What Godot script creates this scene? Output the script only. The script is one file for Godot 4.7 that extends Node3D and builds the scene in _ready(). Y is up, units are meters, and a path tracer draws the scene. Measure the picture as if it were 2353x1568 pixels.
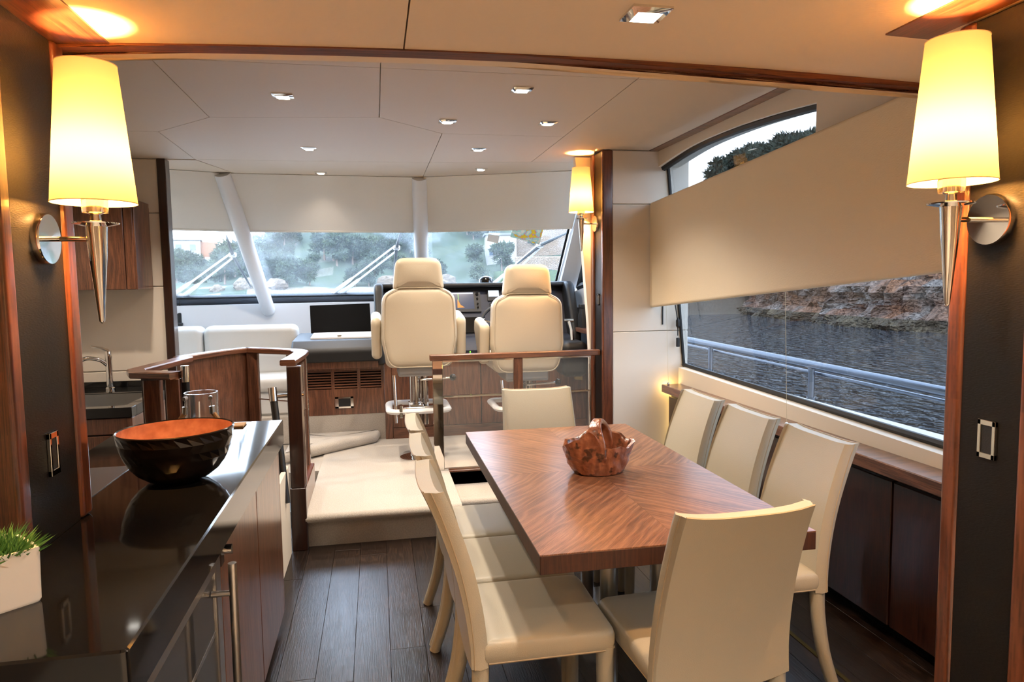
extends Node3D
# Saloon of a motor yacht: dining table, galley island and helm, looking forward.
# x to starboard, y up, -z towards the bow; the saloon floor is y = 0, units are metres.

var M := {}
var rng := RandomNumberGenerator.new()
var taken := {}

# ------------------------------------------------------------------ mesh building
class MB:
	var v := PackedVector3Array()
	var uv := PackedVector2Array()
	var col := PackedColorArray()
	var c := Color.WHITE
	var tinted := false

	func t(a: Vector3, b: Vector3, d: Vector3, ua := Vector2.ZERO, ub := Vector2.ZERO, ud := Vector2.ZERO) -> void:
		v.push_back(a); v.push_back(b); v.push_back(d)
		uv.push_back(ua); uv.push_back(ub); uv.push_back(ud)
		col.push_back(c); col.push_back(c); col.push_back(c)

	func q(a: Vector3, b: Vector3, d: Vector3, e: Vector3) -> void:
		t(a, b, d); t(a, d, e)

	func orient(from: int) -> void:   # makes the shape added since «from» point outwards
		var vol := 0.0
		var o := v[from]
		for i in range(from, v.size(), 3):
			vol += (v[i] - o).dot((v[i + 1] - o).cross(v[i + 2] - o))
		if vol < 0.0:
			for i in range(from, v.size(), 3):
				var s := v[i + 1]; v[i + 1] = v[i + 2]; v[i + 2] = s
				var w := uv[i + 1]; uv[i + 1] = uv[i + 2]; uv[i + 2] = w
				var k := col[i + 1]; col[i + 1] = col[i + 2]; col[i + 2] = k

	func hexa(p: Array) -> MB:   # eight corners, bottom ring then top ring
		var f := v.size()
		q(p[0], p[1], p[2], p[3]); q(p[7], p[6], p[5], p[4])
		for i in 4:
			var j := (i + 1) % 4
			q(p[i], p[i + 4], p[j + 4], p[j])
		orient(f)
		return self

	func box(lo: Vector3, hi: Vector3, r := 0.0) -> MB:   # box with chamfered edges
		var f := v.size()
		var a := Vector3(minf(lo.x, hi.x), minf(lo.y, hi.y), minf(lo.z, hi.z))
		var b := Vector3(maxf(lo.x, hi.x), maxf(lo.y, hi.y), maxf(lo.z, hi.z))
		if r <= 0.0:
			return hexa([a, Vector3(b.x, a.y, a.z), Vector3(b.x, a.y, b.z), Vector3(a.x, a.y, b.z), Vector3(a.x, b.y, a.z), Vector3(b.x, b.y, a.z), b, Vector3(a.x, b.y, b.z)])
		var m := (a + b) * 0.5
		var h := (b - a) * 0.5
		r = minf(r, minf(h.x, minf(h.y, h.z)) * 0.98)
		var p := func(sx: int, sy: int, sz: int, ax: int) -> Vector3:
			var s := Vector3(sx, sy, sz)
			var k := h - Vector3(r, r, r)
			k[ax] = h[ax]
			return m + s * k
		for ax in 3:
			for sg in [-1, 1]:
				var cs := []
				for w in [[-1, -1], [1, -1], [1, 1], [-1, 1]]:
					var s := [0, 0, 0]
					s[ax] = sg; s[(ax + 1) % 3] = w[0]; s[(ax + 2) % 3] = w[1]
					cs.append(p.call(s[0], s[1], s[2], ax))
				if sg > 0:
					q(cs[0], cs[1], cs[2], cs[3])
				else:
					q(cs[3], cs[2], cs[1], cs[0])
		for ax in 3:   # edges along ax
			var u := (ax + 1) % 3
			var w := (ax + 2) % 3
			for su in [-1, 1]:
				for sw in [-1, 1]:
					var s0 := [0, 0, 0]; s0[ax] = -1; s0[u] = su; s0[w] = sw
					var s1 := [0, 0, 0]; s1[ax] = 1; s1[u] = su; s1[w] = sw
					var A: Vector3 = p.call(s0[0], s0[1], s0[2], u)
					var B: Vector3 = p.call(s1[0], s1[1], s1[2], u)
					var D: Vector3 = p.call(s1[0], s1[1], s1[2], w)
					var E: Vector3 = p.call(s0[0], s0[1], s0[2], w)
					if su * sw > 0:
						q(A, B, D, E)
					else:
						q(E, D, B, A)
		for sx in [-1, 1]:
			for sy in [-1, 1]:
				for sz in [-1, 1]:
					var A: Vector3 = p.call(sx, sy, sz, 0)
					var B: Vector3 = p.call(sx, sy, sz, 1)
					var D: Vector3 = p.call(sx, sy, sz, 2)
					if (B - A).cross(D - A).dot(Vector3(sx, sy, sz)) < 0:
						t(A, D, B)
					else:
						t(A, B, D)
		orient(f)
		return self

	func soft(lo: Vector3, hi: Vector3, r: float, n := 3) -> MB:   # box with round edges
		var f := v.size()
		var m := (lo + hi) * 0.5
		var h := ((hi - lo) * 0.5).abs()
		r = minf(r, minf(h.x, minf(h.y, h.z)))
		var k := h - Vector3(r, r, r)
		var ts := []
		for i in n + 1:
			ts.append([-1.0 + float(i) / n, -1])
		for i in n + 1:
			ts.append([float(i) / n, 1])
		for ax in 3:
			for sg in [-1, 1]:
				var g := []
				for a in ts:
					var row := []
					for b in ts:
						var d := Vector3.ZERO
						d[ax] = sg; d[(ax + 1) % 3] = tan(a[0] * PI / 4); d[(ax + 2) % 3] = tan(b[0] * PI / 4)
						var s := Vector3.ZERO
						s[ax] = sg; s[(ax + 1) % 3] = a[1]; s[(ax + 2) % 3] = b[1]
						row.append(m + s * k + d.normalized() * r)
					g.append(row)
				for i in g.size() - 1:
					for j in g.size() - 1:
						if sg > 0:
							q(g[i][j], g[i + 1][j], g[i + 1][j + 1], g[i][j + 1])
						else:
							q(g[i][j + 1], g[i + 1][j + 1], g[i + 1][j], g[i][j])
		orient(f)
		return self

	func loft(rings: Array, caps := true, closed := true) -> MB:   # rings of equal length
		var f := v.size()
		var n: int = rings[0].size()
		for i in rings.size() - 1:
			for j in (n if closed else n - 1):
				var k := (j + 1) % n
				q(rings[i][j], rings[i][k], rings[i + 1][k], rings[i + 1][j])
		if caps and closed:
			for e in [0, rings.size() - 1]:
				var mid := Vector3.ZERO
				for p in rings[e]:
					mid += p
				mid /= n
				for j in n:
					if e == 0:
						t(mid, rings[e][(j + 1) % n], rings[e][j])
					else:
						t(mid, rings[e][j], rings[e][(j + 1) % n])
		orient(f)
		return self

	func tube(path: Array, r, n := 10, caps := true, flat := 1.0) -> MB:
		var rings := []
		var up := Vector3.UP
		var d0: Vector3 = (path[1] - path[0]).normalized()
		if absf(d0.dot(up)) > 0.9:
			up = Vector3.FORWARD
		var side := d0.cross(up).normalized()
		for i in path.size():
			var d: Vector3 = (path[mini(i + 1, path.size() - 1)] - path[maxi(i - 1, 0)]).normalized()
			side = (side - d * side.dot(d)).normalized()
			var w := d.cross(side)
			var rr: float = r[i] if r is Array else r
			var ring := []
			for j in n:
				var a := TAU * j / n
				ring.append(path[i] + (side * cos(a) + w * sin(a) * flat) * rr)
			rings.append(ring)
		return loft(rings, caps)

	func cyl(a: Vector3, b: Vector3, r0: float, r1 := -1.0, n := 16) -> MB:
		return tube([a, b], [r0, r0 if r1 < 0 else r1], n)

	func lathe(prof: Array, at: Vector3, n := 24, bs := Basis.IDENTITY) -> MB:   # Vector2(radius, height)
		var rings := []
		for p in prof:
			var ring := []
			for j in n:
				var a := TAU * j / n
				ring.append(at + bs * Vector3(p.x * cos(a), p.y, p.x * sin(a)))
			rings.append(ring)
		return loft(rings)

	func prism(poly: PackedVector2Array, o: Vector3, U: Vector3, V: Vector3, W: Vector3) -> MB:   # outline in U, V pushed along W
		var f := v.size()
		var tr := Geometry2D.triangulate_polygon(poly)
		var ccw := not Geometry2D.is_polygon_clockwise(poly)
		for i in range(0, tr.size(), 3):
			var a := o + U * poly[tr[i]].x + V * poly[tr[i]].y
			var b := o + U * poly[tr[i + 1]].x + V * poly[tr[i + 1]].y
			var d := o + U * poly[tr[i + 2]].x + V * poly[tr[i + 2]].y
			var cw := (poly[tr[i + 1]] - poly[tr[i]]).cross(poly[tr[i + 2]] - poly[tr[i]]) < 0.0
			if cw == ccw:
				var s := b; b = d; d = s
			t(a + W, b + W, d + W); t(a, d, b)
		for i in poly.size():
			var j := (i + 1) % poly.size()
			var a := o + U * poly[i].x + V * poly[i].y
			var b := o + U * poly[j].x + V * poly[j].y
			q(a, b, b + W, a + W)
		orient(f)
		return self

	func pillow(poly: Array, o: Vector3, U: Vector3, V: Vector3, W: Vector3, r: float, n := 5, bulge := 0.0) -> MB:
		# smooth outline in U, V, thick along W (from o to o + W), edges rounded with radius r
		var th := W.length()
		var wn := W / th
		r = minf(r, th * 0.5)
		var m := poly.size()
		var nor := []
		var mid := Vector2.ZERO
		for i in m:
			mid += poly[i]
			var d: Vector2 = poly[(i + 1) % m] - poly[(i + m - 1) % m]
			nor.append(Vector2(d.y, -d.x).normalized())
		mid /= m
		if (poly[0] - mid).dot(nor[0]) < 0:
			for i in m:
				nor[i] = -nor[i]
		var rings := []
		var side := []
		for s in n + 1:
			var a := PI / 2 * s / n
			side.append([r * (1 - sin(a)), r * (1 - cos(a))])
		var prof := []
		for s in side:
			prof.append([s[0], s[1]])
		for s in range(n, -1, -1):
			prof.append([side[s][0], th - side[s][1]])
		if bulge > 0.0:
			for q in [0.85, 0.65, 0.45, 0.25, 0.08]:
				prof.push_front([-q, 0.0])
				prof.append([-q, th])
		var half := Vector2(1e-6, 1e-6)
		for i in m:
			half = half.max((poly[i] - nor[i] * r - mid).abs())
		for p in prof:
			var ring := []
			for i in m:
				var w: Vector2
				var lift := 0.0
				if p[0] < 0.0:
					w = mid + (poly[i] - nor[i] * r - mid) * -p[0]
					var e := (w - mid) / half
					lift = bulge * (1.0 - e.x * e.x) * (1.0 - e.y * e.y) * (1.0 if p[1] > 0.0 else -1.0)
				else:
					w = poly[i] - nor[i] * p[0]
				ring.append(o + U * w.x + V * w.y + wn * (p[1] + lift))
			rings.append(ring)
		return loft(rings)

	func sheet(rows: Array, back := 0.0) -> MB:   # open surface, rows of points
		for i in rows.size() - 1:
			for j in rows[0].size() - 1:
				q(rows[i][j], rows[i][j + 1], rows[i + 1][j + 1], rows[i + 1][j])
		return self

	func mesh(o := Vector3.ZERO, crease := 38.0, m: Material = null) -> ArrayMesh:
		var n := v.size()
		var fn := PackedVector3Array(); fn.resize(n / 3)
		var at := {}
		for i in range(0, n, 3):
			fn[i / 3] = (v[i + 1] - v[i]).cross(v[i + 2] - v[i])
			for k in 3:
				var key := Vector3i((v[i + k] * 20000.0).round())
				if at.has(key):
					at[key].append(i / 3)
				else:
					at[key] = [i / 3]
		var lim := cos(deg_to_rad(crease))
		var out := PackedVector3Array(); out.resize(n)
		var nor := PackedVector3Array(); nor.resize(n)
		var uo := PackedVector2Array(); uo.resize(n)
		var co := PackedColorArray(); co.resize(n)
		for i in range(0, n, 3):
			var me := fn[i / 3].normalized()
			for k in 3:
				var s := Vector3.ZERO
				for w in at[Vector3i((v[i + k] * 20000.0).round())]:
					if fn[w].normalized().dot(me) >= lim:
						s += fn[w]
				var to: int = i + [0, 2, 1][k]   # front faces run clockwise
				out[to] = v[i + k] - o
				nor[to] = s.normalized() if s.length_squared() > 1e-30 else (me if me.length_squared() > 0.5 else Vector3.UP)
				uo[to] = uv[i + k]
				co[to] = col[i + k]
		var arr := []
		arr.resize(Mesh.ARRAY_MAX)
		arr[Mesh.ARRAY_VERTEX] = out
		arr[Mesh.ARRAY_NORMAL] = nor
		arr[Mesh.ARRAY_TEX_UV] = uo
		if tinted:
			arr[Mesh.ARRAY_COLOR] = co
		var am := ArrayMesh.new()
		am.add_surface_from_arrays(Mesh.PRIMITIVE_TRIANGLES, arr)
		if m:
			am.surface_set_material(0, m)
		return am

	func bounds() -> AABB:
		var b := AABB(v[0], Vector3.ZERO)
		for p in v:
			b = b.expand(p)
		return b

func mb() -> MB:
	return MB.new()

func V(x: float, y: float, z: float) -> Vector3:
	return Vector3(x, y, z)

# ------------------------------------------------------------------ naming
func numbered(n: String) -> String:
	var k: int = taken.get(n, 0)
	taken[n] = k + 1
	return n if k == 0 else "%s_%03d" % [n, k]

func tag(o: Node, label: String, cat: String, group := "") -> void:
	o.set_meta("label", label); o.set_meta("category", cat)
	if group: o.set_meta("group", group)

func thing(n: String, label: String, cat: String, at := Vector3.ZERO, group := "") -> Node3D:
	var o := Node3D.new()
	o.name = numbered(n); add_child(o); o.position = at
	tag(o, label, cat, group)
	return o

func origin_of(o: Node3D) -> Vector3:
	var s := Vector3.ZERO
	var p: Node = o
	while p and p != self:
		s += p.position; p = p.get_parent()
	return s

# a part, given in world coordinates (before its thing is turned)
func part(n: String, b: MB, m: Material, parent: Node3D, label := "", crease := 38.0) -> MeshInstance3D:
	var o := MeshInstance3D.new()
	o.name = n
	o.mesh = b.mesh(origin_of(parent), crease, m)
	parent.add_child(o, true)
	if label: o.set_meta("label", label)
	return o

func base_of(b: MB) -> Vector3:
	var bb := b.bounds()
	return V(bb.position.x + bb.size.x / 2, bb.position.y, bb.position.z + bb.size.z / 2)

func single(n: String, b: MB, m: Material, label: String, cat: String, group := "", crease := 38.0) -> MeshInstance3D:
	var o := MeshInstance3D.new()
	var at := base_of(b)
	o.name = numbered(n); o.mesh = b.mesh(at, crease, m); o.position = at
	add_child(o)
	tag(o, label, cat, group)
	return o

func struct(n: String, b: MB, m: Material, crease := 38.0) -> MeshInstance3D:
	var o := MeshInstance3D.new()
	o.name = numbered(n)
	o.mesh = b.mesh(Vector3.ZERO, crease, m)
	add_child(o)
	o.set_meta("kind", "structure")
	return o

func dup(src: Node3D, at: Vector3, turn: float, label := "") -> Node3D:
	var r: Node3D = src.duplicate()
	r.name = numbered(String(src.name).rstrip("0123456789_"))
	add_child(r); r.position = at; r.rotation.y = turn
	if label: r.set_meta("label", label)
	return r

func rpoly(p: Array, r, n := 5) -> Array:   # polygon with round corners
	var out := []
	for i in p.size():
		var a: Vector2 = p[(i + p.size() - 1) % p.size()]
		var b: Vector2 = p[i]
		var d: Vector2 = p[(i + 1) % p.size()]
		var rr: float = r[i] if r is Array else r
		var u := (a - b).normalized()
		var w := (d - b).normalized()
		var half := acos(clampf(u.dot(w), -0.999, 0.999)) / 2
		var cut := minf(rr / tan(half), minf((a - b).length(), (d - b).length()) * 0.49)
		var p0 := b + u * cut
		var p2 := b + w * cut
		for k in n + 1:
			var s := float(k) / n
			out.append(p0.lerp(b, s).lerp(b.lerp(p2, s), s))
	return out

func dense(p: Array, step: float) -> Array:   # outline with its long sides split up
	var out := []
	for i in p.size():
		var a: Vector2 = p[i]
		var b: Vector2 = p[(i + 1) % p.size()]
		var n := maxi(1, int(ceil(a.distance_to(b) / step)))
		if a.distance_to(b) < 1e-5: continue
		for k in n:
			out.append(a.lerp(b, float(k) / n))
	return out

func spline(p: Array, n := 6) -> Array:
	var out := []
	for i in p.size() - 1:
		var a = p[maxi(i - 1, 0)]
		var d = p[mini(i + 2, p.size() - 1)]
		for k in n:
			var s := float(k) / n
			out.append(p[i].cubic_interpolate(p[i + 1], a, d, s))
	out.append(p[p.size() - 1])
	return out

# ------------------------------------------------------------------ materials
func noise_bytes(w: int, h: int, freq: float, oct: int, sd: int, kind := FastNoiseLite.TYPE_SIMPLEX_SMOOTH, rw := 0, rh := 0) -> PackedByteArray:
	var n := FastNoiseLite.new()
	n.noise_type = kind; n.frequency = freq; n.seed = sd
	n.fractal_octaves = oct
	var im := n.get_seamless_image(w, h)
	im.convert(Image.FORMAT_L8)
	if rw > 0:
		im.resize(rw, rh, Image.INTERPOLATE_CUBIC)
	return im.get_data()

# wood with the grain along the picture's y (or x), light and dark lines, fine pores
func wood_picture(dark: Color, mid: Color, light: Color, rings: int, warp: float, sd: int, along_x := false, line := 0.2, size := 512) -> ImageTexture:
	var low := noise_bytes(size, size, 0.006, 2, sd, FastNoiseLite.TYPE_SIMPLEX_SMOOTH)
	var low2 := noise_bytes(size, 64, 0.012, 2, sd + 5, FastNoiseLite.TYPE_SIMPLEX_SMOOTH, size, size)
	var fine := noise_bytes(size, 24, 0.35, 2, sd + 9, FastNoiseLite.TYPE_SIMPLEX, size, size)
	var pore := noise_bytes(size, 96, 0.6, 1, sd + 13, FastNoiseLite.TYPE_SIMPLEX, size, size)
	var out := PackedByteArray()
	out.resize(size * size * 3)
	for y in size:
		for x in size:
			var i := y * size + x
			var l := low[i] / 255.0
			var g := float(x) / size * rings + (l * 0.6 + low2[i] / 255.0 * 0.4) * warp
			var s := 0.5 + 0.5 * sin(TAU * g)
			s = s * s * line + (0.78 - line) * fine[i] / 255.0 + 0.22 * l
			if pore[i] > 172:
				s -= 0.12
			s = clampf(s, 0.0, 1.0)
			var c := dark.lerp(mid, s * 2.0) if s < 0.5 else mid.lerp(light, s * 2.0 - 1.0)
			var k := (x * size + y if along_x else i) * 3
			out[k] = int(c.r * 255); out[k + 1] = int(c.g * 255); out[k + 2] = int(c.b * 255)
	return ImageTexture.create_from_image(Image.create_from_data(size, size, false, Image.FORMAT_RGB8, out))

func grain_tex(w: int, h: int, freq: float, oct: int, sd: int, lo: Color, hi: Color) -> ImageTexture:
	var d := noise_bytes(w, h, freq, oct, sd, FastNoiseLite.TYPE_SIMPLEX)
	var out := PackedByteArray()
	out.resize(w * h * 3)
	for i in w * h:
		var c := lo.lerp(hi, d[i] / 255.0)
		out[i * 3] = int(c.r * 255); out[i * 3 + 1] = int(c.g * 255); out[i * 3 + 2] = int(c.b * 255)
	return ImageTexture.create_from_image(Image.create_from_data(w, h, false, Image.FORMAT_RGB8, out))

func height_tex(w: int, h: int, freq: float, oct: int, sd: int, rw := 0, rh := 0) -> ImageTexture:
	var d := noise_bytes(w, h, freq, oct, sd, FastNoiseLite.TYPE_SIMPLEX, rw, rh)
	return ImageTexture.create_from_image(Image.create_from_data(rw if rw else w, rh if rh else h, false, Image.FORMAT_L8, d))

func mat(n: String, c: Color, rough: float, metal := 0.0) -> StandardMaterial3D:
	var m := StandardMaterial3D.new()
	m.resource_name = n; m.albedo_color = c; m.roughness = rough; m.metallic = metal
	M[n] = m
	return m

func tri(m: StandardMaterial3D, tex: Texture2D, sc: Vector3, off := Vector3.ZERO) -> StandardMaterial3D:
	m.albedo_texture = tex
	m.uv1_triplanar = true
	m.uv1_triplanar_sharpness = 8.0
	m.uv1_scale = sc; m.uv1_offset = off
	return m

func relief(m: StandardMaterial3D, tex: Texture2D, cm: float, sc := Vector3.ZERO) -> StandardMaterial3D:
	m.heightmap_enabled = true
	m.heightmap_texture = tex
	m.heightmap_scale = cm
	if not m.uv1_triplanar:
		m.uv1_triplanar = true
		m.uv1_triplanar_sharpness = 8.0
		m.uv1_scale = sc
	return m

func rgb8(r: int, g: int, b: int) -> Color:
	return Color(r / 255.0, g / 255.0, b / 255.0)

func materials() -> void:
	var walnut_v := wood_picture(rgb8(56, 33, 23), rgb8(110, 69, 48), rgb8(140, 94, 67), 18, 2.6, 11)
	var walnut_h := wood_picture(rgb8(56, 33, 23), rgb8(110, 69, 48), rgb8(140, 94, 67), 18, 2.6, 12, true)
	var table_v := wood_picture(rgb8(70, 45, 31), rgb8(134, 95, 69), rgb8(178, 136, 102), 16, 2.2, 21, false, 0.24)
	var floor_v := wood_picture(rgb8(20, 15, 13), rgb8(42, 32, 27), rgb8(72, 57, 48), 10, 7.0, 31, false, 0.34)
	var leather := height_tex(256, 256, 0.09, 3, 41)
	var weave := height_tex(256, 256, 0.25, 2, 43)
	var weave_long := height_tex(40, 256, 0.3, 2, 44, 256, 256)
	var pile := height_tex(256, 256, 0.16, 3, 45)

	tri(mat("walnut", Color.WHITE, 0.32), walnut_v, V(1.1, 0.55, 0.55))
	tri(mat("walnut_cross", Color.WHITE, 0.32), walnut_h, V(0.55, 1.1, 0.55))
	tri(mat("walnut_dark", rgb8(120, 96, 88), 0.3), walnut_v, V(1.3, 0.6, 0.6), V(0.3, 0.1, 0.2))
	tri(mat("walnut_red", rgb8(232, 206, 192), 0.3), walnut_v, V(1.6, 0.5, 0.5), V(0.1, 0.4, 0.2))
	tri(mat("walnut_matt", rgb8(232, 206, 192), 0.65), walnut_h, V(0.5, 1.6, 0.5), V(0.2, 0.1, 0))
	tri(mat("walnut_slat", Color.WHITE, 0.34), walnut_h, V(0.5, 2.2, 0.5), V(0, 0.3, 0))
	for k in 4:
		tri(mat("veneer_%d" % k, [rgb8(255, 244, 238), rgb8(246, 232, 226), rgb8(255, 248, 240), rgb8(250, 236, 230)][k], 0.3), table_v, Vector3.ONE)
		M["veneer_%d" % k].uv1_triplanar = false
	tri(mat("table_edge", rgb8(150, 132, 122), 0.55), walnut_v, V(3.0, 0.8, 3.0))
	for k in 5:
		var m := tri(mat("plank_%d" % k, [rgb8(236, 228, 224), rgb8(206, 200, 198), rgb8(255, 246, 240), rgb8(222, 214, 208), rgb8(190, 186, 186)][k], 0.3), floor_v, V(2.4, 1.0, 0.7), V(0.23 * k, 0, 0.37 * k))
		m.heightmap_enabled = true; m.heightmap_texture = height_tex(512, 24, 0.3, 2, 60 + k, 512, 512) if k == 0 else M["plank_0"].heightmap_texture; m.heightmap_scale = 0.04
	mat("floor_joint", rgb8(14, 11, 10), 0.7)

	relief(mat("cream_leather", rgb8(172, 164, 145), 0.42), leather, 0.03, V(9, 9, 9))
	relief(mat("cream_leather_edge", rgb8(168, 152, 126), 0.5), leather, 0.03, V(9, 9, 9))
	relief(mat("helm_leather", rgb8(194, 181, 158), 0.45), leather, 0.03, V(7, 7, 7))
	relief(mat("white_leather", rgb8(206, 207, 206), 0.45), leather, 0.03, V(7, 7, 7))
	relief(mat("ceiling_cloth", rgb8(206, 190, 169), 0.62), weave_long, 0.03, V(3, 3, 3))
	relief(mat("lit_ceiling_cloth", rgb8(224, 204, 176), 0.62), weave_long, 0.03, V(3, 3, 3))  # same cloth, with the aft lamplight put into a lighter colour
	mat("lining", rgb8(224, 214, 198), 0.55)
	relief(mat("lining_cloth", rgb8(222, 212, 198), 0.6), weave, 0.02, V(5, 5, 5))
	mat("white_gel", rgb8(212, 212, 213), 0.4)
	relief(mat("blind_cloth", rgb8(234, 219, 190), 0.75), weave_long, 0.05, V(4, 4, 4))
	relief(mat("front_blind_cloth", rgb8(214, 210, 202), 0.75), weave_long, 0.04, V(4, 4, 4))
	var carpet := mat("carpet", Color.WHITE, 0.95)
	tri(carpet, grain_tex(256, 256, 0.06, 4, 51, rgb8(172, 164, 153), rgb8(192, 184, 174)), V(5, 5, 5))
	relief(carpet, pile, 0.25)
	carpet.rim_enabled = true; carpet.rim = 0.4

	var granite := mat("granite", Color.WHITE, 0.06)
	tri(granite, grain_tex(256, 256, 0.5, 2, 61, rgb8(10, 9, 9), rgb8(26, 25, 24)), V(3, 3, 3))
	relief(mat("dark_hide", rgb8(24, 22, 21), 0.4), weave_long, 0.03, V(5, 5, 5)).metallic_specular = 0.32
	relief(mat("black_vinyl", rgb8(17, 18, 21), 0.55), leather, 0.03, V(9, 9, 9))
	relief(mat("dash_panel", rgb8(36, 40, 54), 0.6), leather, 0.02, V(8, 8, 8))
	mat("black_gloss", rgb8(10, 10, 11), 0.12)
	mat("black_matt", rgb8(10, 10, 11), 0.7).metallic_specular = 0.2
	mat("rubber", rgb8(12, 12, 13), 0.55)
	mat("chrome", rgb8(228, 226, 222), 0.07, 1.0)
	mat("steel", rgb8(190, 186, 180), 0.28, 1.0)
	mat("mirror", rgb8(232, 228, 222), 0.03, 1.0)
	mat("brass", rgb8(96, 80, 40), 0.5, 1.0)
	mat("grey_metal", rgb8(150, 148, 146), 0.45, 0.6)
	mat("frame_grey", rgb8(52, 56, 64), 0.5)
	mat("white_paint", rgb8(236, 237, 240), 0.35)
	mat("porcelain", rgb8(236, 233, 228), 0.3)
	mat("cable_black", rgb8(18, 16, 16), 0.5)
	mat("thread", rgb8(206, 196, 170), 0.6)
	mat("bar_black", rgb8(16, 15, 15), 0.4)
	mat("yellow_foam", rgb8(206, 186, 126), 0.85)
	mat("red_case", rgb8(150, 26, 22), 0.4)

	var glass := mat("window_glass", Color(0.9, 0.95, 0.97, 0.03), 0.0)
	glass.transparency = BaseMaterial3D.TRANSPARENCY_ALPHA
	var tinted := mat("tinted_glass", Color(0.02, 0.03, 0.04, 0.5), 0.0)
	tinted.metallic_specular = 0.35
	tinted.transparency = BaseMaterial3D.TRANSPARENCY_ALPHA
	mat("rail_steel", rgb8(110, 116, 126), 0.3, 1.0)
	for n in ["walnut", "walnut_cross", "walnut_red", "walnut_dark"]:
		M[n].clearcoat_enabled = true; M[n].clearcoat = 0.5; M[n].clearcoat_roughness = 0.12
	var clear := mat("clear_glass", Color(0.95, 0.98, 0.97, 0.04), 0.0)
	clear.metallic_specular = 0.3
	clear.transparency = BaseMaterial3D.TRANSPARENCY_ALPHA
	var solid := mat("solid_glass", Color(1, 1, 1, 0.02), 0.02)
	solid.refraction_enabled = true; solid.refraction_scale = 0.05
	var dark_glass := mat("dark_glass", rgb8(9, 9, 10), 0.05)
	dark_glass.clearcoat_enabled = true
	var salt := mat("salt_film", Color(1, 1, 1, 1), 0.9)
	salt.backlight_enabled = true; salt.backlight = Color(1, 1, 1)
	salt.albedo_texture = salt_picture()
	salt.transparency = BaseMaterial3D.TRANSPARENCY_ALPHA

	var shade := mat("lamp_shade", rgb8(255, 234, 178), 0.8)
	shade.backlight_enabled = true; shade.backlight = rgb8(76, 68, 48)
	var bulb := mat("bulb_glow", rgb8(255, 240, 210), 0.5)
	bulb.emission_enabled = true; bulb.emission = rgb8(255, 214, 150); bulb.emission_energy_multiplier = 12.0
	var lens := mat("downlight_lens", rgb8(255, 255, 255), 0.5)
	lens.emission_enabled = true; lens.emission = rgb8(255, 250, 240); lens.emission_energy_multiplier = 6.0
	var led := mat("led_strip_glow", rgb8(255, 240, 200), 0.5)
	led.emission_enabled = true; led.emission = rgb8(255, 214, 120); led.emission_energy_multiplier = 3.0
	for s in [["chart_screen", rgb8(70, 78, 100), 0.9], ["white_screen", rgb8(228, 240, 255), 1.0], ["green_led", rgb8(150, 230, 80), 1.2], ["orange_screen", rgb8(240, 150, 60), 1.0]]:
		var m := mat(s[0], rgb8(20, 22, 28), 0.2)
		m.emission_enabled = true; m.emission = s[1]; m.emission_energy_multiplier = s[2]

	# copper lined bowl, root wood basket
	var copper := mat("copper_lacquer", Color.WHITE, 0.38)
	tri(copper, grain_tex(256, 256, 0.03, 4, 71, rgb8(160, 96, 74), rgb8(202, 142, 118)), V(2.4, 2.4, 2.4))
	copper.metallic = 0.1
	mat("black_lacquer", rgb8(16, 12, 10), 0.16)
	var root := mat("root_wood", Color.WHITE, 0.28)
	tri(root, root_picture(), V(2.6, 2.6, 2.6))
	root.clearcoat_enabled = true; root.clearcoat = 0.6; root.clearcoat_roughness = 0.15
	relief(root, height_tex(256, 256, 0.03, 4, 73), 0.35)
	mat("grass_green", Color.WHITE, 0.7).vertex_color_use_as_albedo = true
	mat("pebble", rgb8(226, 196, 156), 0.7)
	var rope := mat("rope", rgb8(176, 138, 96), 0.9)
	mat("chart_reflection", Color.WHITE, 0.7).albedo_texture = chart_picture()  # colours of a chart screen reflected in the glass, painted on a sheet
	mat("painted_reflection", rgb8(236, 240, 240), 0.8)  # white part of the screen reflection, as plain colour

	# outside
	for n in ["foliage", "ground_cover", "rock_face"]:
		var m := mat(n, Color.WHITE, 0.9)
		m.vertex_color_use_as_albedo = true
	tri(M.rock_face, grain_tex(256, 256, 0.05, 5, 81, rgb8(150, 140, 132), rgb8(255, 250, 244)), V(0.16, 0.3, 0.16))
	relief(M.rock_face, height_tex(256, 256, 0.05, 5, 83), 60.0)
	tri(M.foliage, grain_tex(256, 256, 0.12, 3, 85, rgb8(120, 130, 110), rgb8(255, 255, 250)), V(0.5, 0.5, 0.5))
	tri(M.ground_cover, grain_tex(256, 256, 0.08, 4, 86, rgb8(150, 150, 140), rgb8(255, 255, 250)), V(0.2, 0.2, 0.2))
	var sea := mat("sea_water", rgb8(14, 20, 30), 0.05)
	relief(sea, height_tex(512, 512, 0.03, 4, 87), 60.0, V(0.11, 0.11, 0.07))
	mat("house_wall", rgb8(140, 135, 128), 0.8)
	mat("house_brick", rgb8(140, 96, 70), 0.85)
	mat("house_roof", rgb8(100, 100, 106), 0.8)
	mat("house_pane", rgb8(60, 72, 84), 0.2)
	mat("trunk", rgb8(110, 92, 80), 0.9)
	mat("stone_wall", rgb8(140, 118, 98), 0.9)
	relief(M.stone_wall, height_tex(256, 256, 0.06, 4, 88), 20.0, V(0.4, 0.4, 0.4))

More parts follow.
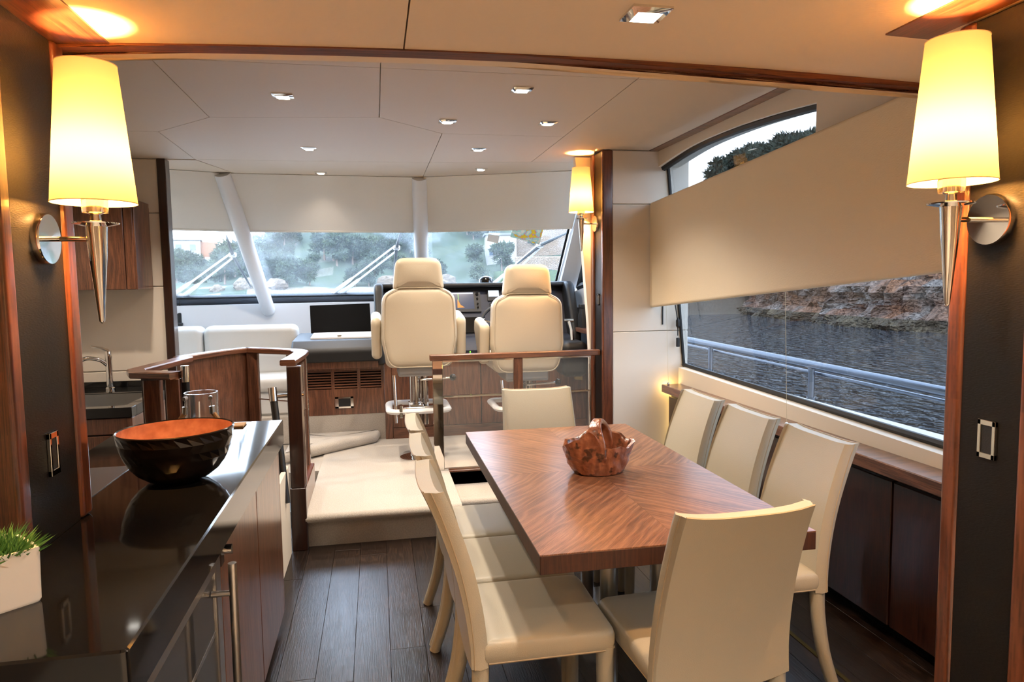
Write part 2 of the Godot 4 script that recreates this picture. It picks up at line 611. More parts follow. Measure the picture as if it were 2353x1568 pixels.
func root_picture() -> ImageTexture:
	var a := noise_bytes(256, 256, 0.02, 4, 74, FastNoiseLite.TYPE_SIMPLEX)
	var b := noise_bytes(256, 64, 0.04, 3, 75, FastNoiseLite.TYPE_SIMPLEX, 256, 256)
	var out := PackedByteArray(); out.resize(256 * 256 * 3)
	for i in 256 * 256:
		var s := a[i] / 255.0
		var c := rgb8(112, 62, 40).lerp(rgb8(162, 102, 70), b[i] / 255.0)
		if s < 0.34:
			c = c.lerp(rgb8(52, 28, 18), clampf((0.34 - s) * 6.0, 0, 0.85))
		out[i * 3] = int(c.r * 255); out[i * 3 + 1] = int(c.g * 255); out[i * 3 + 2] = int(c.b * 255)
	return ImageTexture.create_from_image(Image.create_from_data(256, 256, false, Image.FORMAT_RGB8, out))

func chart_picture() -> ImageTexture:   # pastel sea chart of the mirrored screen: shallow water, land and depth areas
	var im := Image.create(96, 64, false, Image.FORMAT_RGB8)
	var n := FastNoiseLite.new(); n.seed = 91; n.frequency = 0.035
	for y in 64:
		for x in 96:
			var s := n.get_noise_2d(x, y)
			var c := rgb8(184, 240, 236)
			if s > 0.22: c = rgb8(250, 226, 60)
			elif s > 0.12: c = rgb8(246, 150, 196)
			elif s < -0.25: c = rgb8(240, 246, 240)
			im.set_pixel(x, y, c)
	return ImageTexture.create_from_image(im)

func salt_picture() -> ImageTexture:   # dried spray on the outside of the windscreen, wiped in an arc
	var a := noise_bytes(512, 512, 0.012, 4, 92, FastNoiseLite.TYPE_SIMPLEX)
	var b := noise_bytes(512, 512, 0.3, 2, 93, FastNoiseLite.TYPE_SIMPLEX)
	var out := PackedByteArray(); out.resize(512 * 512 * 4)
	for y in 512:
		for x in 512:
			var i := y * 512 + x
			var d := Vector2(x / 512.0 - 0.45, (1.0 - y / 512.0) + 0.35).length()
			var s := 0.02 + 0.05 * a[i] / 255.0
			var ring := smoothstep(0.92, 0.96, d + (a[i] / 255.0 - 0.5) * 0.08)
			s += ring * (0.06 + 0.22 * maxf(0.0, b[i] / 255.0 - 0.45))
			if b[i] > 205: s += 0.1
			out[i * 4] = 226; out[i * 4 + 1] = 234; out[i * 4 + 2] = 240
			out[i * 4 + 3] = int(clampf(s, 0, 1) * 255)
	return ImageTexture.create_from_image(Image.create_from_data(512, 512, false, Image.FORMAT_RGBA8, out))

# ------------------------------------------------------------------ scene
const LAMP_WARM := Color(1.0, 0.75, 0.47)
const SCONCE_POWER := 2.2
const SPOT_POWER := 1.6
const SPOT_COLOR := Color(1.0, 0.93, 0.85)

func _ready() -> void:
	rng.seed = 7
	# camera
	var cam := Camera3D.new()
	cam.name = "camera"
	cam.fov = rad_to_deg(2.0 * atan(784.0 / 1606.0))
	cam.position = V(0, 1.5, 0)
	cam.basis = Basis(Vector3.UP, deg_to_rad(-10.92)) * Basis(Vector3.RIGHT, deg_to_rad(-4.85)) * Basis(Vector3.BACK, deg_to_rad(-0.77))
	cam.near = 0.05; cam.far = 600.0
	add_child(cam)
	cam.current = true
	# overcast evening sky
	var sky_mat := ProceduralSkyMaterial.new()
	sky_mat.sky_top_color = Color(0.70, 0.79, 0.90)
	sky_mat.sky_horizon_color = Color(0.90, 0.95, 1.0)
	sky_mat.ground_horizon_color = Color(0.5, 0.55, 0.6)
	sky_mat.ground_bottom_color = Color(0.2, 0.24, 0.28)
	sky_mat.sky_energy_multiplier = 3.2
	sky_mat.ground_energy_multiplier = 1.5
	var sky := Sky.new()
	sky.sky_material = sky_mat
	var env := Environment.new()
	env.background_mode = Environment.BG_SKY
	env.sky = sky
	env.tonemap_mode = Environment.TONE_MAPPER_LINEAR
	env.tonemap_exposure = 1.25
	env.sdfgi_enabled = true; env.ssao_enabled = true; env.ssil_enabled = true
	var we := WorldEnvironment.new()
	we.name = "surroundings"; we.environment = env
	add_child(we)

	materials()
	shell()
	ceilings()
	windscreen()
	side_window()
	partitions()
	dining()
	island()
	galley()
	stair_rails()
	helm_area()
	helm_rail()
	lamps()
	table_things()
	side_things()
	outside()

func poly2(a: Array) -> PackedVector2Array:
	return PackedVector2Array(a)

# ------------------------------------------------------------------ floor, walls
func shell() -> void:
	# saloon floor: dark oak planks laid fore and aft on a dark bed
	var fl := struct("floor", mb().box(V(-2.2, -0.12, -4.75), V(2.3, -0.012, 2.7)), M.floor_joint)
	var xs := -2.13
	var col := 0
	var w := 0.143
	while xs < 2.2:
		var z := 2.65
		var k := 0
		while z > -4.7:
			var ln: float = [1.9, 1.35, 2.2, 1.6][(col * 3 + k * 2) % 4] if k > 0 else [0.9, 1.7, 1.2, 2.3, 0.5][col % 5]
			var z2 := maxf(z - ln, -4.72)
			if xs > -0.62 or z > -1.0:
				part("plank", mb().box(V(xs + 0.0006, -0.012, z2 + 0.0006), V(xs + w - 0.0006, 0.0, z - 0.0006), 0.0008), M["plank_%d" % ((col * 2 + k * 3) % 5)], fl)
			z = z2
			k += 1
		xs += w; col += 1
	# cream carpet added over the unseen aft floor, bouncing light up to the ceiling
	struct("floor_aft", mb().box(V(-2.1, 0.0, -0.7), V(2.15, 0.012, 2.6)), M.carpet)
	struct("trim_1", mb().box(V(1.672, -0.002, -4.5), V(1.69, 0.003, -0.72)), M.brass)  # thin olive line along the floor, built as a flat metal strip

	# carpeted helm deck with a rolled nosing; a lower tread carries on to starboard
	var hd := struct("floor_helm", mb().box(V(-0.43, 0.0, -7.0), V(0.46, 0.165, -4.05)).box(V(0.46, 0.0, -7.0), V(2.1, 0.19, -4.75)).box(V(-2.1, 0.0, -7.0), V(-0.43, 0.19, -5.0)), M.carpet)
	var top := mb()
	for seg in [[-0.428, 0.46, -4.06, 0.2, -6.95]]:
		var r0 := []
		var r1 := []
		for k in 9:
			var a := PI * k / 8
			var y: float = seg[3] - 0.026 + 0.026 * cos(a)
			var z: float = seg[2] + 0.035 + 0.032 * sin(a)
			r0.append(V(seg[0], y, z)); r1.append(V(seg[1], y, z))
		r0.append(V(seg[0], seg[3] - 0.05, seg[4])); r1.append(V(seg[1], seg[3] - 0.05, seg[4]))
		r0.append(V(seg[0], seg[3], seg[4])); r1.append(V(seg[1], seg[3], seg[4]))
		top.loft([r0, r1])
	top.box(V(0.46, 0.188, -6.95), V(2.05, 0.2, -4.76))
	part("carpet_tread", top, M.carpet, hd)
	var lt := mb()
	var a0 := []
	var a1 := []
	for k in 9:
		var a := PI * k / 8
		a0.append(V(0.46, 0.07 + 0.028 * cos(a), -4.42 + 0.028 * sin(a))); a1.append(V(1.5, 0.07 + 0.028 * cos(a), -4.42 + 0.028 * sin(a)))
	a0.append(V(0.46, 0.04, -4.75)); a1.append(V(1.5, 0.04, -4.75))
	a0.append(V(0.46, 0.1, -4.75)); a1.append(V(1.5, 0.1, -4.75))
	lt.loft([a0, a1])
	lt.box(V(0.46, 0.0, -4.75), V(1.5, 0.05, -4.44))
	part("lower_tread", lt, M.carpet, hd)
	part("riser_board", mb().box(V(0.46, 0.095, -4.775), V(1.56, 0.19, -4.75), 0.003), M.walnut_dark, hd)

	# raised plinth under the chart module and sofa, with a rounded corner step
	var pl := struct("floor_plinth", mb().box(V(-2.1, 0.2, -7.0), V(0.045, 0.42, -5.89)), M.carpet)
	var st := rpoly([Vector2(-0.7, -5.88), Vector2(0.0, -5.88), Vector2(-0.02, -5.74), Vector2(-0.7, -5.2)], [0.01, 0.02, 0.07, 0.02])
	part("corner_step", mb().pillow(st, V(0, 0.2, 0), V(1, 0, 0), V(0, 0, 1), V(0, 0.085, 0), 0.035), M.carpet, pl)

	# outer walls, all with thickness
	var wl := mb().box(V(-2.22, 0.0, -6.9), V(-2.1, 2.5, 2.7))
	struct("wall_left", wl, M.lining)
	struct("wall_back", mb().box(V(-2.2, 0, 2.6), V(2.3, 2.5, 2.7)), M.lining)

	# galley bulkhead: upholstered panels and a dark post
	var gb := struct("wall_galley", mb().box(V(-2.1, 0, -5.5), V(-1.5, 2.42, -5.43)), M.lining)
	for y in [[0.0, 0.9], [0.9, 1.5], [1.5, 2.02], [2.02, 2.4]]:
		part("panel", mb().box(V(-2.098, y[0] + 0.003, -5.43), V(-1.494, y[1] - 0.003, -5.408), 0.004), M.lining_cloth, gb)
	struct("trim_2", mb().box(V(-1.494, 0, -5.5), V(-1.436, 2.4, -5.395), 0.004), M.walnut_dark)

	# starboard bulkhead beside the helm: three upholstered panels
	var sb := struct("wall_bulkhead", mb().box(V(1.62, 0, -4.79), V(2.2, 2.42, -4.72)), M.lining)
	for y in [[0.0, 1.135], [1.135, 2.03], [2.03, 2.4]]:
		part("panel", mb().box(V(1.632, y[0] + 0.002, -4.72), V(2.2, y[1] - 0.002, -4.7), 0.004), M.lining_cloth, sb)

# ------------------------------------------------------------------ ceilings
func arch(x: float) -> float:
	return 2.115 - 0.027 * pow((x - 0.45) / 1.19, 2)

func ceilings() -> void:
	var c := struct("ceiling", mb().box(V(-2.2, 2.418, -6.3), V(2.3, 2.5, -2.0)), M.lining)
	var x1 := -0.85; var xm := 0.045; var x2 := 1.18; var xR := 1.9; var xL := -2.1; var zA := -3.06; var z0 := -2.05
	var P := [
		[[xL, z0], [x1, z0], [x1, zA], [xL, zA]], [[x1, z0], [xm, z0], [xm, zA], [x1, zA]], [[xm, z0], [x2, z0], [x2, zA], [xm, zA]], [[x2, z0], [xR, z0], [xR, zA], [x2, zA]],
		[[x1, zA], [xm, zA], [xm, -3.95], [x1, -4.07]],
		[[xm, zA], [x2, zA], [x2, -4.32], [0.42, -4.32], [xm, -3.95]],
		[[xL, zA], [x1, zA], [x1, -4.07], [-1.22, -4.48], [xL, -4.5]],
		[[x1, -4.07], [xm, -3.95], [0.42, -4.32], [0.42, -5.36], [-1.24, -5.41], [-1.22, -4.48]],
		[[0.42, -4.32], [x2, -4.32], [x2, -5.24], [0.42, -5.36]],
		[[-1.24, -5.41], [0.42, -5.36], [0.42, -6.13], [-0.3, -6.13], [-1.08, -6.08]],
		[[0.42, -5.36], [x2, -5.24], [1.67, -5.24], [1.9, -5.5], [1.2, -5.88], [0.42, -6.13]],
		[[x2, zA], [xR, zA], [xR, -4.69], [1.5, -4.69], [1.67, -5.24], [x2, -5.24]],
		[[xL, -4.5], [-1.22, -4.48], [-1.24, -5.41], [xL, -5.41]],
		[[-2.08, -5.44], [-1.24, -5.44], [-1.08, -6.08], [-2.08, -5.78]]]
	for i in P.size():
		var a := PackedVector2Array()
		for p in P[i]:
			a.append(Vector2(p[0], p[1]))
		var o := Geometry2D.offset_polygon(a if not Geometry2D.is_polygon_clockwise(a) else reverse(a), -0.0022)
		part("ceiling_panel", mb().prism(o[0], V(0, 2.4, 0), V(1, 0, 0), V(0, 0, 1), V(0, 0.018, 0)), M.ceiling_cloth, c)
	# wood strip between the ceiling and the side window
	struct("trim_3", mb().box(V(1.9, 2.396, -4.7), V(1.97, 2.42, -2.05), 0.003), M.walnut_cross)

	# lower, slightly cambered ceiling over the aft saloon
	var ca := struct("ceiling_aft", mb().box(V(-2.2, 2.16, -2.02), V(2.3, 2.5, 2.7)), M.lining)
	for seg in [[-0.62, 0.088, -1.91, 2.6], [0.092, 1.262, -1.91, 2.6]]:
		var r0 := []
		var r1 := []
		for k in 9:
			var x: float = lerpf(seg[0], seg[1], k / 8.0)
			r0.append(V(x, arch(x), seg[2])); r1.append(V(x, arch(x), seg[3]))
		for k in range(8, -1, -1):
			var x: float = lerpf(seg[0], seg[1], k / 8.0)
			r0.append(V(x, 2.17, seg[2])); r1.append(V(x, 2.17, seg[3]))
		part("ceiling_panel", mb().loft([r0, r1]), M.lit_ceiling_cloth, ca)
	part("ceiling_panel", band(-2.1, -0.75, -1.91, 2.6, 0.0), M.lit_ceiling_cloth, ca)
	part("ceiling_panel", band(1.262, 2.05, -1.91, -1.585, 0.0), M.lit_ceiling_cloth, ca)
	part("ceiling_panel", band(1.39, 2.05, -1.585, 2.6, 0.0), M.lit_ceiling_cloth, ca)
	# wood strips in it
	struct("trim_4", band(-0.75, -0.62, -1.91, 2.6, 0.004), M.walnut_red)
	struct("trim_5", band(1.262, 1.39, -1.585, 2.6, 0.004), M.walnut_red)
	struct("trim_6", band(-2.1, 2.05, -1.97, -1.91, 0.004), M.walnut_matt)
	struct("trim_7", band(-2.1, 2.05, -2.03, -1.97, 0.0), M.lit_ceiling_cloth)

func reverse(a: PackedVector2Array) -> PackedVector2Array:
	var b := a.duplicate(); b.reverse(); return b

func band(x0: float, x1: float, z0: float, z1: float, drop: float) -> MB:   # strip of the cambered ceiling
	var r0 := []
	var r1 := []
	var n := 24
	for k in n + 1:
		var x := lerpf(x0, x1, float(k) / n)
		r0.append(V(x, arch(x) - drop, z0)); r1.append(V(x, arch(x) - drop, z1))
	for k in range(n, -1, -1):
		var x := lerpf(x0, x1, float(k) / n)
		r0.append(V(x, 2.17, z0)); r1.append(V(x, 2.17, z1))
	return mb().loft([r0, r1])

# ------------------------------------------------------------------ windscreen
var ws_top := [V(-2.1, 2.4, -5.72), V(-1.18, 2.4, -6.08), V(0.39, 2.4, -6.15), V(1.74, 2.4, -5.62)]
var ws_low := [V(-2.1, 1.36, -6.62), V(-1.0, 1.36, -7.0), V(0.45, 1.36, -7.06), V(1.74, 1.36, -6.66)]

func on_screen(k: int, s: float, h: float, inside := 0.0) -> Vector3:   # pane k, s across, h up
	var a: Vector3 = ws_low[k].lerp(ws_low[k + 1], s)
	var b: Vector3 = ws_top[k].lerp(ws_top[k + 1], s)
	var n: Vector3 = (ws_low[k + 1] - ws_low[k]).cross(ws_top[k] - ws_low[k]).normalized()
	return a.lerp(b, h) + n * inside

func slab(k: int, s0: float, s1: float, h0: float, h1: float, i0: float, i1: float) -> MB:
	return mb().hexa([on_screen(k, s0, h0, i0), on_screen(k, s1, h0, i0), on_screen(k, s1, h1, i0), on_screen(k, s0, h1, i0), on_screen(k, s0, h0, i1), on_screen(k, s1, h0, i1), on_screen(k, s1, h1, i1), on_screen(k, s0, h1, i1)])

func windscreen() -> void:
	for k in 3:
		var w := struct("window_%d" % (k + 1), slab(k, 0, 1, -0.05, 0.035, -0.03, 0.03), M.frame_grey)
		part("pane", slab(k, 0.0, 1.0, 0.03, 1.0, -0.004, 0.004), M.window_glass, w)
		# dried salt spray on the outer face
		var f := mb()
		var p := [on_screen(k, 0.01, 0.03, -0.006), on_screen(k, 0.99, 0.03, -0.006), on_screen(k, 0.99, 0.99, -0.006), on_screen(k, 0.01, 0.99, -0.006)]
		f.t(p[0], p[1], p[2], Vector2(0, 1), Vector2(1, 1), Vector2(1, 0)); f.t(p[0], p[2], p[3], Vector2(0, 1), Vector2(1, 0), Vector2(0, 0))
		part("salt_spray", f, M.salt_film, w, "dried salt spray on the glass")
		part("seal", slab(k, 0.0, 1.0, 0.03, 0.045, 0.004, 0.02), M.rubber, w)
		part("seal", slab(k, 0.965 if k == 0 else 0.0, 0.985 if k == 0 else 0.012, 0.03, 1.0, 0.004, 0.02) if k != 0 else slab(k, 0.94, 0.95, 0.03, 1.0, 0.004, 0.02), M.rubber, w)
		if k > 0:
			part("seal", slab(k, 0.96, 0.975, 0.03, 1.0, 0.004, 0.02), M.rubber, w)
	# round white mullions
	for k in [1, 2]:
		var a: Vector3 = ws_low[k] + V(0, -0.1, 0.1)
		var b: Vector3 = ws_top[k] + V(0, 0.0, 0.06)
		var d := (a - b).normalized()
		struct("window_post_%d" % k, mb().tube([b, a, a + d * 0.03, a + d * 0.05], [0.066, 0.062, 0.05, 0.02], 20), M.white_gel)
	# starboard corner pillar
	struct("window_post_3", mb().hexa([V(1.71, 1.3, -6.7), V(1.83, 1.3, -6.6), V(1.83, 1.3, -6.45), V(1.71, 1.3, -6.58), V(1.72, 2.42, -5.7), V(1.86, 2.42, -5.6), V(1.86, 2.42, -5.42), V(1.72, 2.42, -5.52)]), M.white_gel)
	# white lining below the glass, with a ledge
	var wf := mb()
	for k in 3:
		var a: Vector3 = ws_low[k]; var b: Vector3 = ws_low[k + 1]
		wf.hexa([V(a.x, 0.2, a.z - 0.15), V(b.x, 0.2, b.z - 0.15), V(b.x, 0.2, b.z + 0.1), V(a.x, 0.2, a.z + 0.1), V(a.x, 1.325, a.z - 0.15), V(b.x, 1.325, b.z - 0.15), V(b.x, 1.325, b.z + 0.1), V(a.x, 1.325, a.z + 0.1)])
	struct("wall_front", wf, M.white_gel)
	var hd := mb()
	for k in 3:
		var a: Vector3 = ws_top[k]; var b: Vector3 = ws_top[k + 1]
		hd.hexa([a + V(0, -0.012, -0.2), b + V(0, -0.012, -0.2), b + V(0, -0.012, 0.05), a + V(0, -0.012, 0.05), a + V(0, 0.1, -0.2), b + V(0, 0.1, -0.2), b + V(0, 0.1, 0.05), a + V(0, 0.1, 0.05)])
	struct("trim_8", hd, M.lining)
	# three flat blinds, pulled part of the way down
	var names := ["pale grey blind over the port windscreen pane", "wide pale grey blind over the middle windscreen pane", "pale grey blind over the starboard windscreen pane"]
	for k in 3:
		var t := thing("windscreen_blind", names[k], "blind", on_screen(k, 0.5, 0.6, 0.06), "blinds at the windscreen")
		var e0 := 0.0 if k == 0 else 0.035
		var e1 := 0.97 if k < 2 else 0.985
		part("cloth", slab(k, e0, e1, 0.62, 1.03, 0.05, 0.058), M.front_blind_cloth, t)
		part("bottom_bar", slab(k, e0, e1, 0.61, 0.622, 0.047, 0.061), M.front_blind_cloth, t)
	# starboard side of the wheelhouse: white upper lining, side window, wood below
	struct("wall_helm", mb().prism(poly2([Vector2(-4.8, 0.2), Vector2(-6.75, 0.2), Vector2(-6.75, 1.32), Vector2(-6.2, 1.42), Vector2(-4.8, 1.6)]), V(1.82, 0, 0), V(0, 0, 1), V(0, 1, 0), V(0.08, 0, 0)).box(V(1.82, 2.2, -5.7), V(1.9, 2.42, -4.8)), M.white_gel)
	var sw := struct("window_4", mb().tube([V(1.84, 1.44, -6.22), V(1.84, 2.2, -5.52), V(1.84, 2.2, -4.85), V(1.84, 1.6, -4.85), V(1.84, 1.44, -6.22)], 0.035, 6), M.rubber)
	part("pane", mb().prism(poly2([Vector2(-6.2, 1.44), Vector2(-5.52, 2.18), Vector2(-4.85, 2.18), Vector2(-4.85, 1.6)]), V(1.86, 0, 0), V(0, 0, 1), V(0, 1, 0), V(0.006, 0, 0)), M.window_glass, sw)

# ------------------------------------------------------------------ starboard window
func glass_x(y: float) -> float:
	return 2.18 - (y - 0.86) * 0.0915

func side_window() -> void:
	var curve := spline([Vector2(-2.9, 2.285), Vector2(-3.25, 2.315), Vector2(-3.7, 2.337), Vector2(-4.2, 2.335), Vector2(-4.7, 2.29)], 5)
	var up := [Vector2(-4.7, 2.45), Vector2(2.65, 2.45), Vector2(2.65, 0.82), Vector2(-1.0, 0.82), Vector2(-1.25, 1.2), Vector2(-2.905, 2.12)]
	for p in curve: up.append(p)
	var w := struct("wall_right", mb().prism(poly2(up), V(1.97, 0, 0), V(0, 0, 1), V(0, 1, 0), V(0.16, 0, 0)).box(V(2.19, 0, -4.8), V(2.3, 0.84, 2.65)), M.lining)
	# black rubber channel round the opening
	var ch := []
	for p in curve:
		ch.append(V(glass_x(p.y) - 0.035, p.y - 0.005, p.x))
	ch.append(V(glass_x(0.88) - 0.012, 0.88, -4.69)); ch.append(V(glass_x(0.85) - 0.012, 0.835, -1.2))
	var win := struct("window_5", mb().tube(ch.slice(0, curve.size()), 0.024, 8).tube([V(glass_x(2.3) - 0.01, 2.3, -4.692), V(glass_x(0.88) - 0.01, 0.88, -4.692)], 0.012, 6).tube([V(glass_x(0.88) - 0.012, 0.885, -4.69), V(glass_x(0.83) - 0.012, 0.815, -1.0)], 0.016, 6), M.rubber)
	var gp := mb()
	gp.hexa([V(glass_x(0.8), 0.8, -4.71), V(glass_x(0.8), 0.8, -0.9), V(glass_x(2.4), 2.4, -0.9), V(glass_x(2.4), 2.4, -4.71), V(glass_x(0.8) + 0.008, 0.8, -4.71), V(glass_x(0.8) + 0.008, 0.8, -0.9), V(glass_x(2.4) + 0.008, 2.4, -0.9), V(glass_x(2.4) + 0.008, 2.4, -4.71)])
	part("pane", gp, M.tinted_glass, win)
	# padded sill between ledge and glass
	struct("window_sill", mb().hexa([V(2.11, 0.74, -4.655), V(2.11, 0.74, -0.9), V(2.2, 0.74, -0.9), V(2.2, 0.74, -4.655), V(2.11, 0.872, -4.655), V(2.11, 0.785, -0.9), V(2.2, 0.792, -0.9), V(2.2, 0.879, -4.655)]), M.lining)
	# walnut side cabinet with a ledge
	var cb := thing("side_cabinet", "low walnut cabinet with ledge running under the starboard window", "cabinet", V(2.07, 0, -2.6))
	part("ledge", mb().box(V(1.97, 0.705, -4.63), V(2.112, 0.76, -0.9), 0.004), M.walnut_cross, cb)
	part("carcass", mb().box(V(2.045, 0.06, -4.63), V(2.19, 0.705, -0.9)), M.walnut_dark, cb)
	part("plinth", mb().box(V(2.09, 0.0, -4.6), V(2.18, 0.06, -0.9)), M.black_matt, cb)
	for k in 5:
		var z := -4.62 + k * 0.735
		part("door", mb().box(V(2.02, 0.07, z + 0.004), V(2.046, 0.675, z + 0.727), 0.003), M.walnut_dark, cb)  # darker walnut here carries the shade that falls on the doors
	# LED strip in the gap between the cabinet and the bulkhead
	var led := single("led_strip", mb().box(V(2.07, 0.12, -4.668), V(2.085, 0.72, -4.655)), M.led_strip_glow, "warm light strip in the gap behind the walnut ledge", "light strip")
	var la := OmniLight3D.new()
	la.name = "led_light"; la.light_color = Color(1.0, 0.82, 0.45); la.light_energy = 0.012; la.light_size = 0.03; la.omni_range = 30; la.omni_attenuation = 2.0; la.shadow_enabled = true
	add_child(la); la.position = V(2.04, 0.73, -4.665)
	# deep roman blind, folded, hanging aslant
	var t := thing("roman_blind", "large cream roman blind hanging across the starboard window", "blind", V(1.935, 1.3, -3.2))
	var prof := func(z: float, y0: float, y1: float) -> Array:
		var r := []
		for p in rpoly([Vector2(1.905, y0), Vector2(1.95, y0), Vector2(1.95, y1), Vector2(1.905, y1)], 0.018, 3):
			r.append(V(p.x, p.y, z))
		return r
	var rings := []
	for k in 13:
		var z := lerpf(-4.69, -1.3, k / 12.0)
		var s := k / 12.0
		rings.append(prof.call(z, lerpf(1.305, 1.575, s), lerpf(2.04, 2.215, s)))
	part("cloth", mb().loft(rings), M.blind_cloth, t)
	# blind lines with little brass stops on the ledge
	for z in [-4.6, -3.15]:
		part("line", mb().tube([V(1.99, 1.34 if z < -4 else 1.43, z), V(2.0, 0.775, z + 0.02)], 0.0012, 4), M.thread, t)
	for p in [V(2.0, 0.76, -4.58), V(2.0, 0.76, -3.13), V(1.99, 0.76, -3.21)]:
		part("stop", mb().lathe([Vector2(0.001, 0), Vector2(0.008, 0.001), Vector2(0.011, 0.009), Vector2(0.008, 0.017), Vector2(0.001, 0.02)], p, 10), M.chrome, t)
	part("guide_strip", mb().box(V(2.0, 1.18, -4.7), V(2.008, 1.34, -4.692)), M.rubber, t)
	var rc := thing("cable_switch", "black cable with inline switch hanging below the roman blind", "switch", V(2.1, 1.02, -4.66))
	part("cable", mb().tube(spline([V(2.08, 1.34, -4.66), V(2.1, 1.22, -4.66), V(2.105, 1.1, -4.66)]), 0.004, 6), M.cable_black, rc)
	part("knob", mb().lathe([Vector2(0.002, 0), Vector2(0.014, 0.02), Vector2(0.014, 0.06), Vector2(0.002, 0.08)], V(2.105, 1.15, -4.66), 10), M.cable_black, rc)
	part("handset", mb().box(V(2.095, 1.02, -4.67), V(2.118, 1.085, -4.65), 0.003), M.cable_black, rc)

# ------------------------------------------------------------------ dark partitions carrying the lamps
func switch_plate(label: String, c: Vector3, n: float, w: float, h: float) -> void:
	var t := thing("wall_switch", label, "switch", c)
	var f := mb()
	var x0 := c.x; var x1 := c.x + 0.008 * n
	f.box(V(x0, c.y - h, c.z - w), V(x1, c.y + h, c.z - w * 0.62), 0.001).box(V(x0, c.y - h, c.z + w * 0.62), V(x1, c.y + h, c.z + w), 0.001).box(V(x0, c.y - h, c.z - w), V(x1, c.y - h * 0.72, c.z + w), 0.001).box(V(x0, c.y + h * 0.72, c.z - w), V(x1, c.y + h, c.z + w), 0.001)
	part("frame", f, M.chrome, t)
	part("rocker", mb().box(V(x0, c.y - h * 0.72, c.z - w * 0.62), V(c.x + 0.005 * n, c.y + h * 0.72, c.z + w * 0.62), 0.001), M.black_vinyl, t)

func partitions() -> void:
	var a := struct("wall_port_partition", mb().box(V(-0.81, 0.921, -1.9), V(-0.75, 2.09, -1.6)), M.black_matt)
	part("hide_panel", mb().box(V(-0.75, 0.921, -1.885), V(-0.744, 2.085, -1.635)), M.dark_hide, a)
	part("edge_post", mb().soft(V(-0.82, 0.921, -1.945), V(-0.735, 2.09, -1.885), 0.012, 2), M.walnut_red, a)
	part("edge_post", mb().soft(V(-0.82, 0.921, -1.635), V(-0.735, 2.09, -1.585), 0.012, 2), M.walnut_red, a)
	# the wall carries on aft of it
	struct("wall_port_aft", mb().box(V(-0.9, 0.921, -1.585), V(-0.82, 2.09, 2.6)), M.lining)
	var b := struct("wall_starboard_partition", mb().box(V(1.395, 0.0, -1.45), V(1.46, 2.09, -1.25)), M.black_matt)
	part("hide_panel", mb().box(V(1.387, 0.0, -1.44), V(1.395, 2.085, -1.283)), M.dark_hide, b)
	part("edge_post", mb().soft(V(1.38, 0.0, -1.49), V(1.47, 2.09, -1.44), 0.012, 2), M.walnut_red, b)
	part("edge_post", mb().soft(V(1.38, 0.0, -1.283), V(1.47, 2.09, -1.23), 0.012, 2), M.walnut_red, b)
	var d := struct("wall_helm_partition", mb().box(V(1.57, 0.0, -4.94), V(1.62, 2.4, -4.72)), M.black_matt)
	part("hide_panel", mb().box(V(1.562, 0.0, -4.885), V(1.57, 2.395, -4.725)), M.dark_hide, d)
	part("edge_post", mb().soft(V(1.556, 0.0, -4.725), V(1.632, 2.398, -4.69), 0.01, 2), M.walnut_red, d)
	part("edge_post", mb().soft(V(1.548, 0.0, -4.95), V(1.632, 2.398, -4.885), 0.01, 2), M.walnut_red, d)
	switch_plate("chrome framed switch on the dark port panel", V(-0.744, 1.12, -1.755), 1.0, 0.022, 0.05)
	switch_plate("chrome framed switch on the dark starboard panel", V(1.387, 1.12, -1.36), -1.0, 0.024, 0.045)
	switch_plate("small chrome switch on the dark panel beside the helm", V(1.562, 1.365, -4.8), -1.0, 0.02, 0.042)

# ------------------------------------------------------------------ dining table and chairs
func beam(path: Array, w: float, h: float, r := 0.006) -> MB:   # level rail of rectangular section, mitred
	var rings := []
	for i in path.size():
		var d0: Vector3 = (path[i] - path[i - 1]).normalized() if i > 0 else Vector3.ZERO
		var d1: Vector3 = (path[i + 1] - path[i]).normalized() if i < path.size() - 1 else Vector3.ZERO
		var d := (d0 + d1).normalized()
		var s := d.cross(Vector3.UP).normalized()
		var k := 1.0
		if i > 0 and i < path.size() - 1:
			k = 1.0 / maxf(0.35, d.dot(d1))
		var ring := []
		for p in [Vector2(-w / 2, r), Vector2(-w / 2 + r, 0), Vector2(w / 2 - r, 0), Vector2(w / 2, r), Vector2(w / 2, h - r), Vector2(w / 2 - r, h), Vector2(-w / 2 + r, h), Vector2(-w / 2, h - r)]:
			ring.append(path[i] + s * p.x * k + Vector3.UP * p.y)
		rings.append(ring)
	return mb().loft(rings)

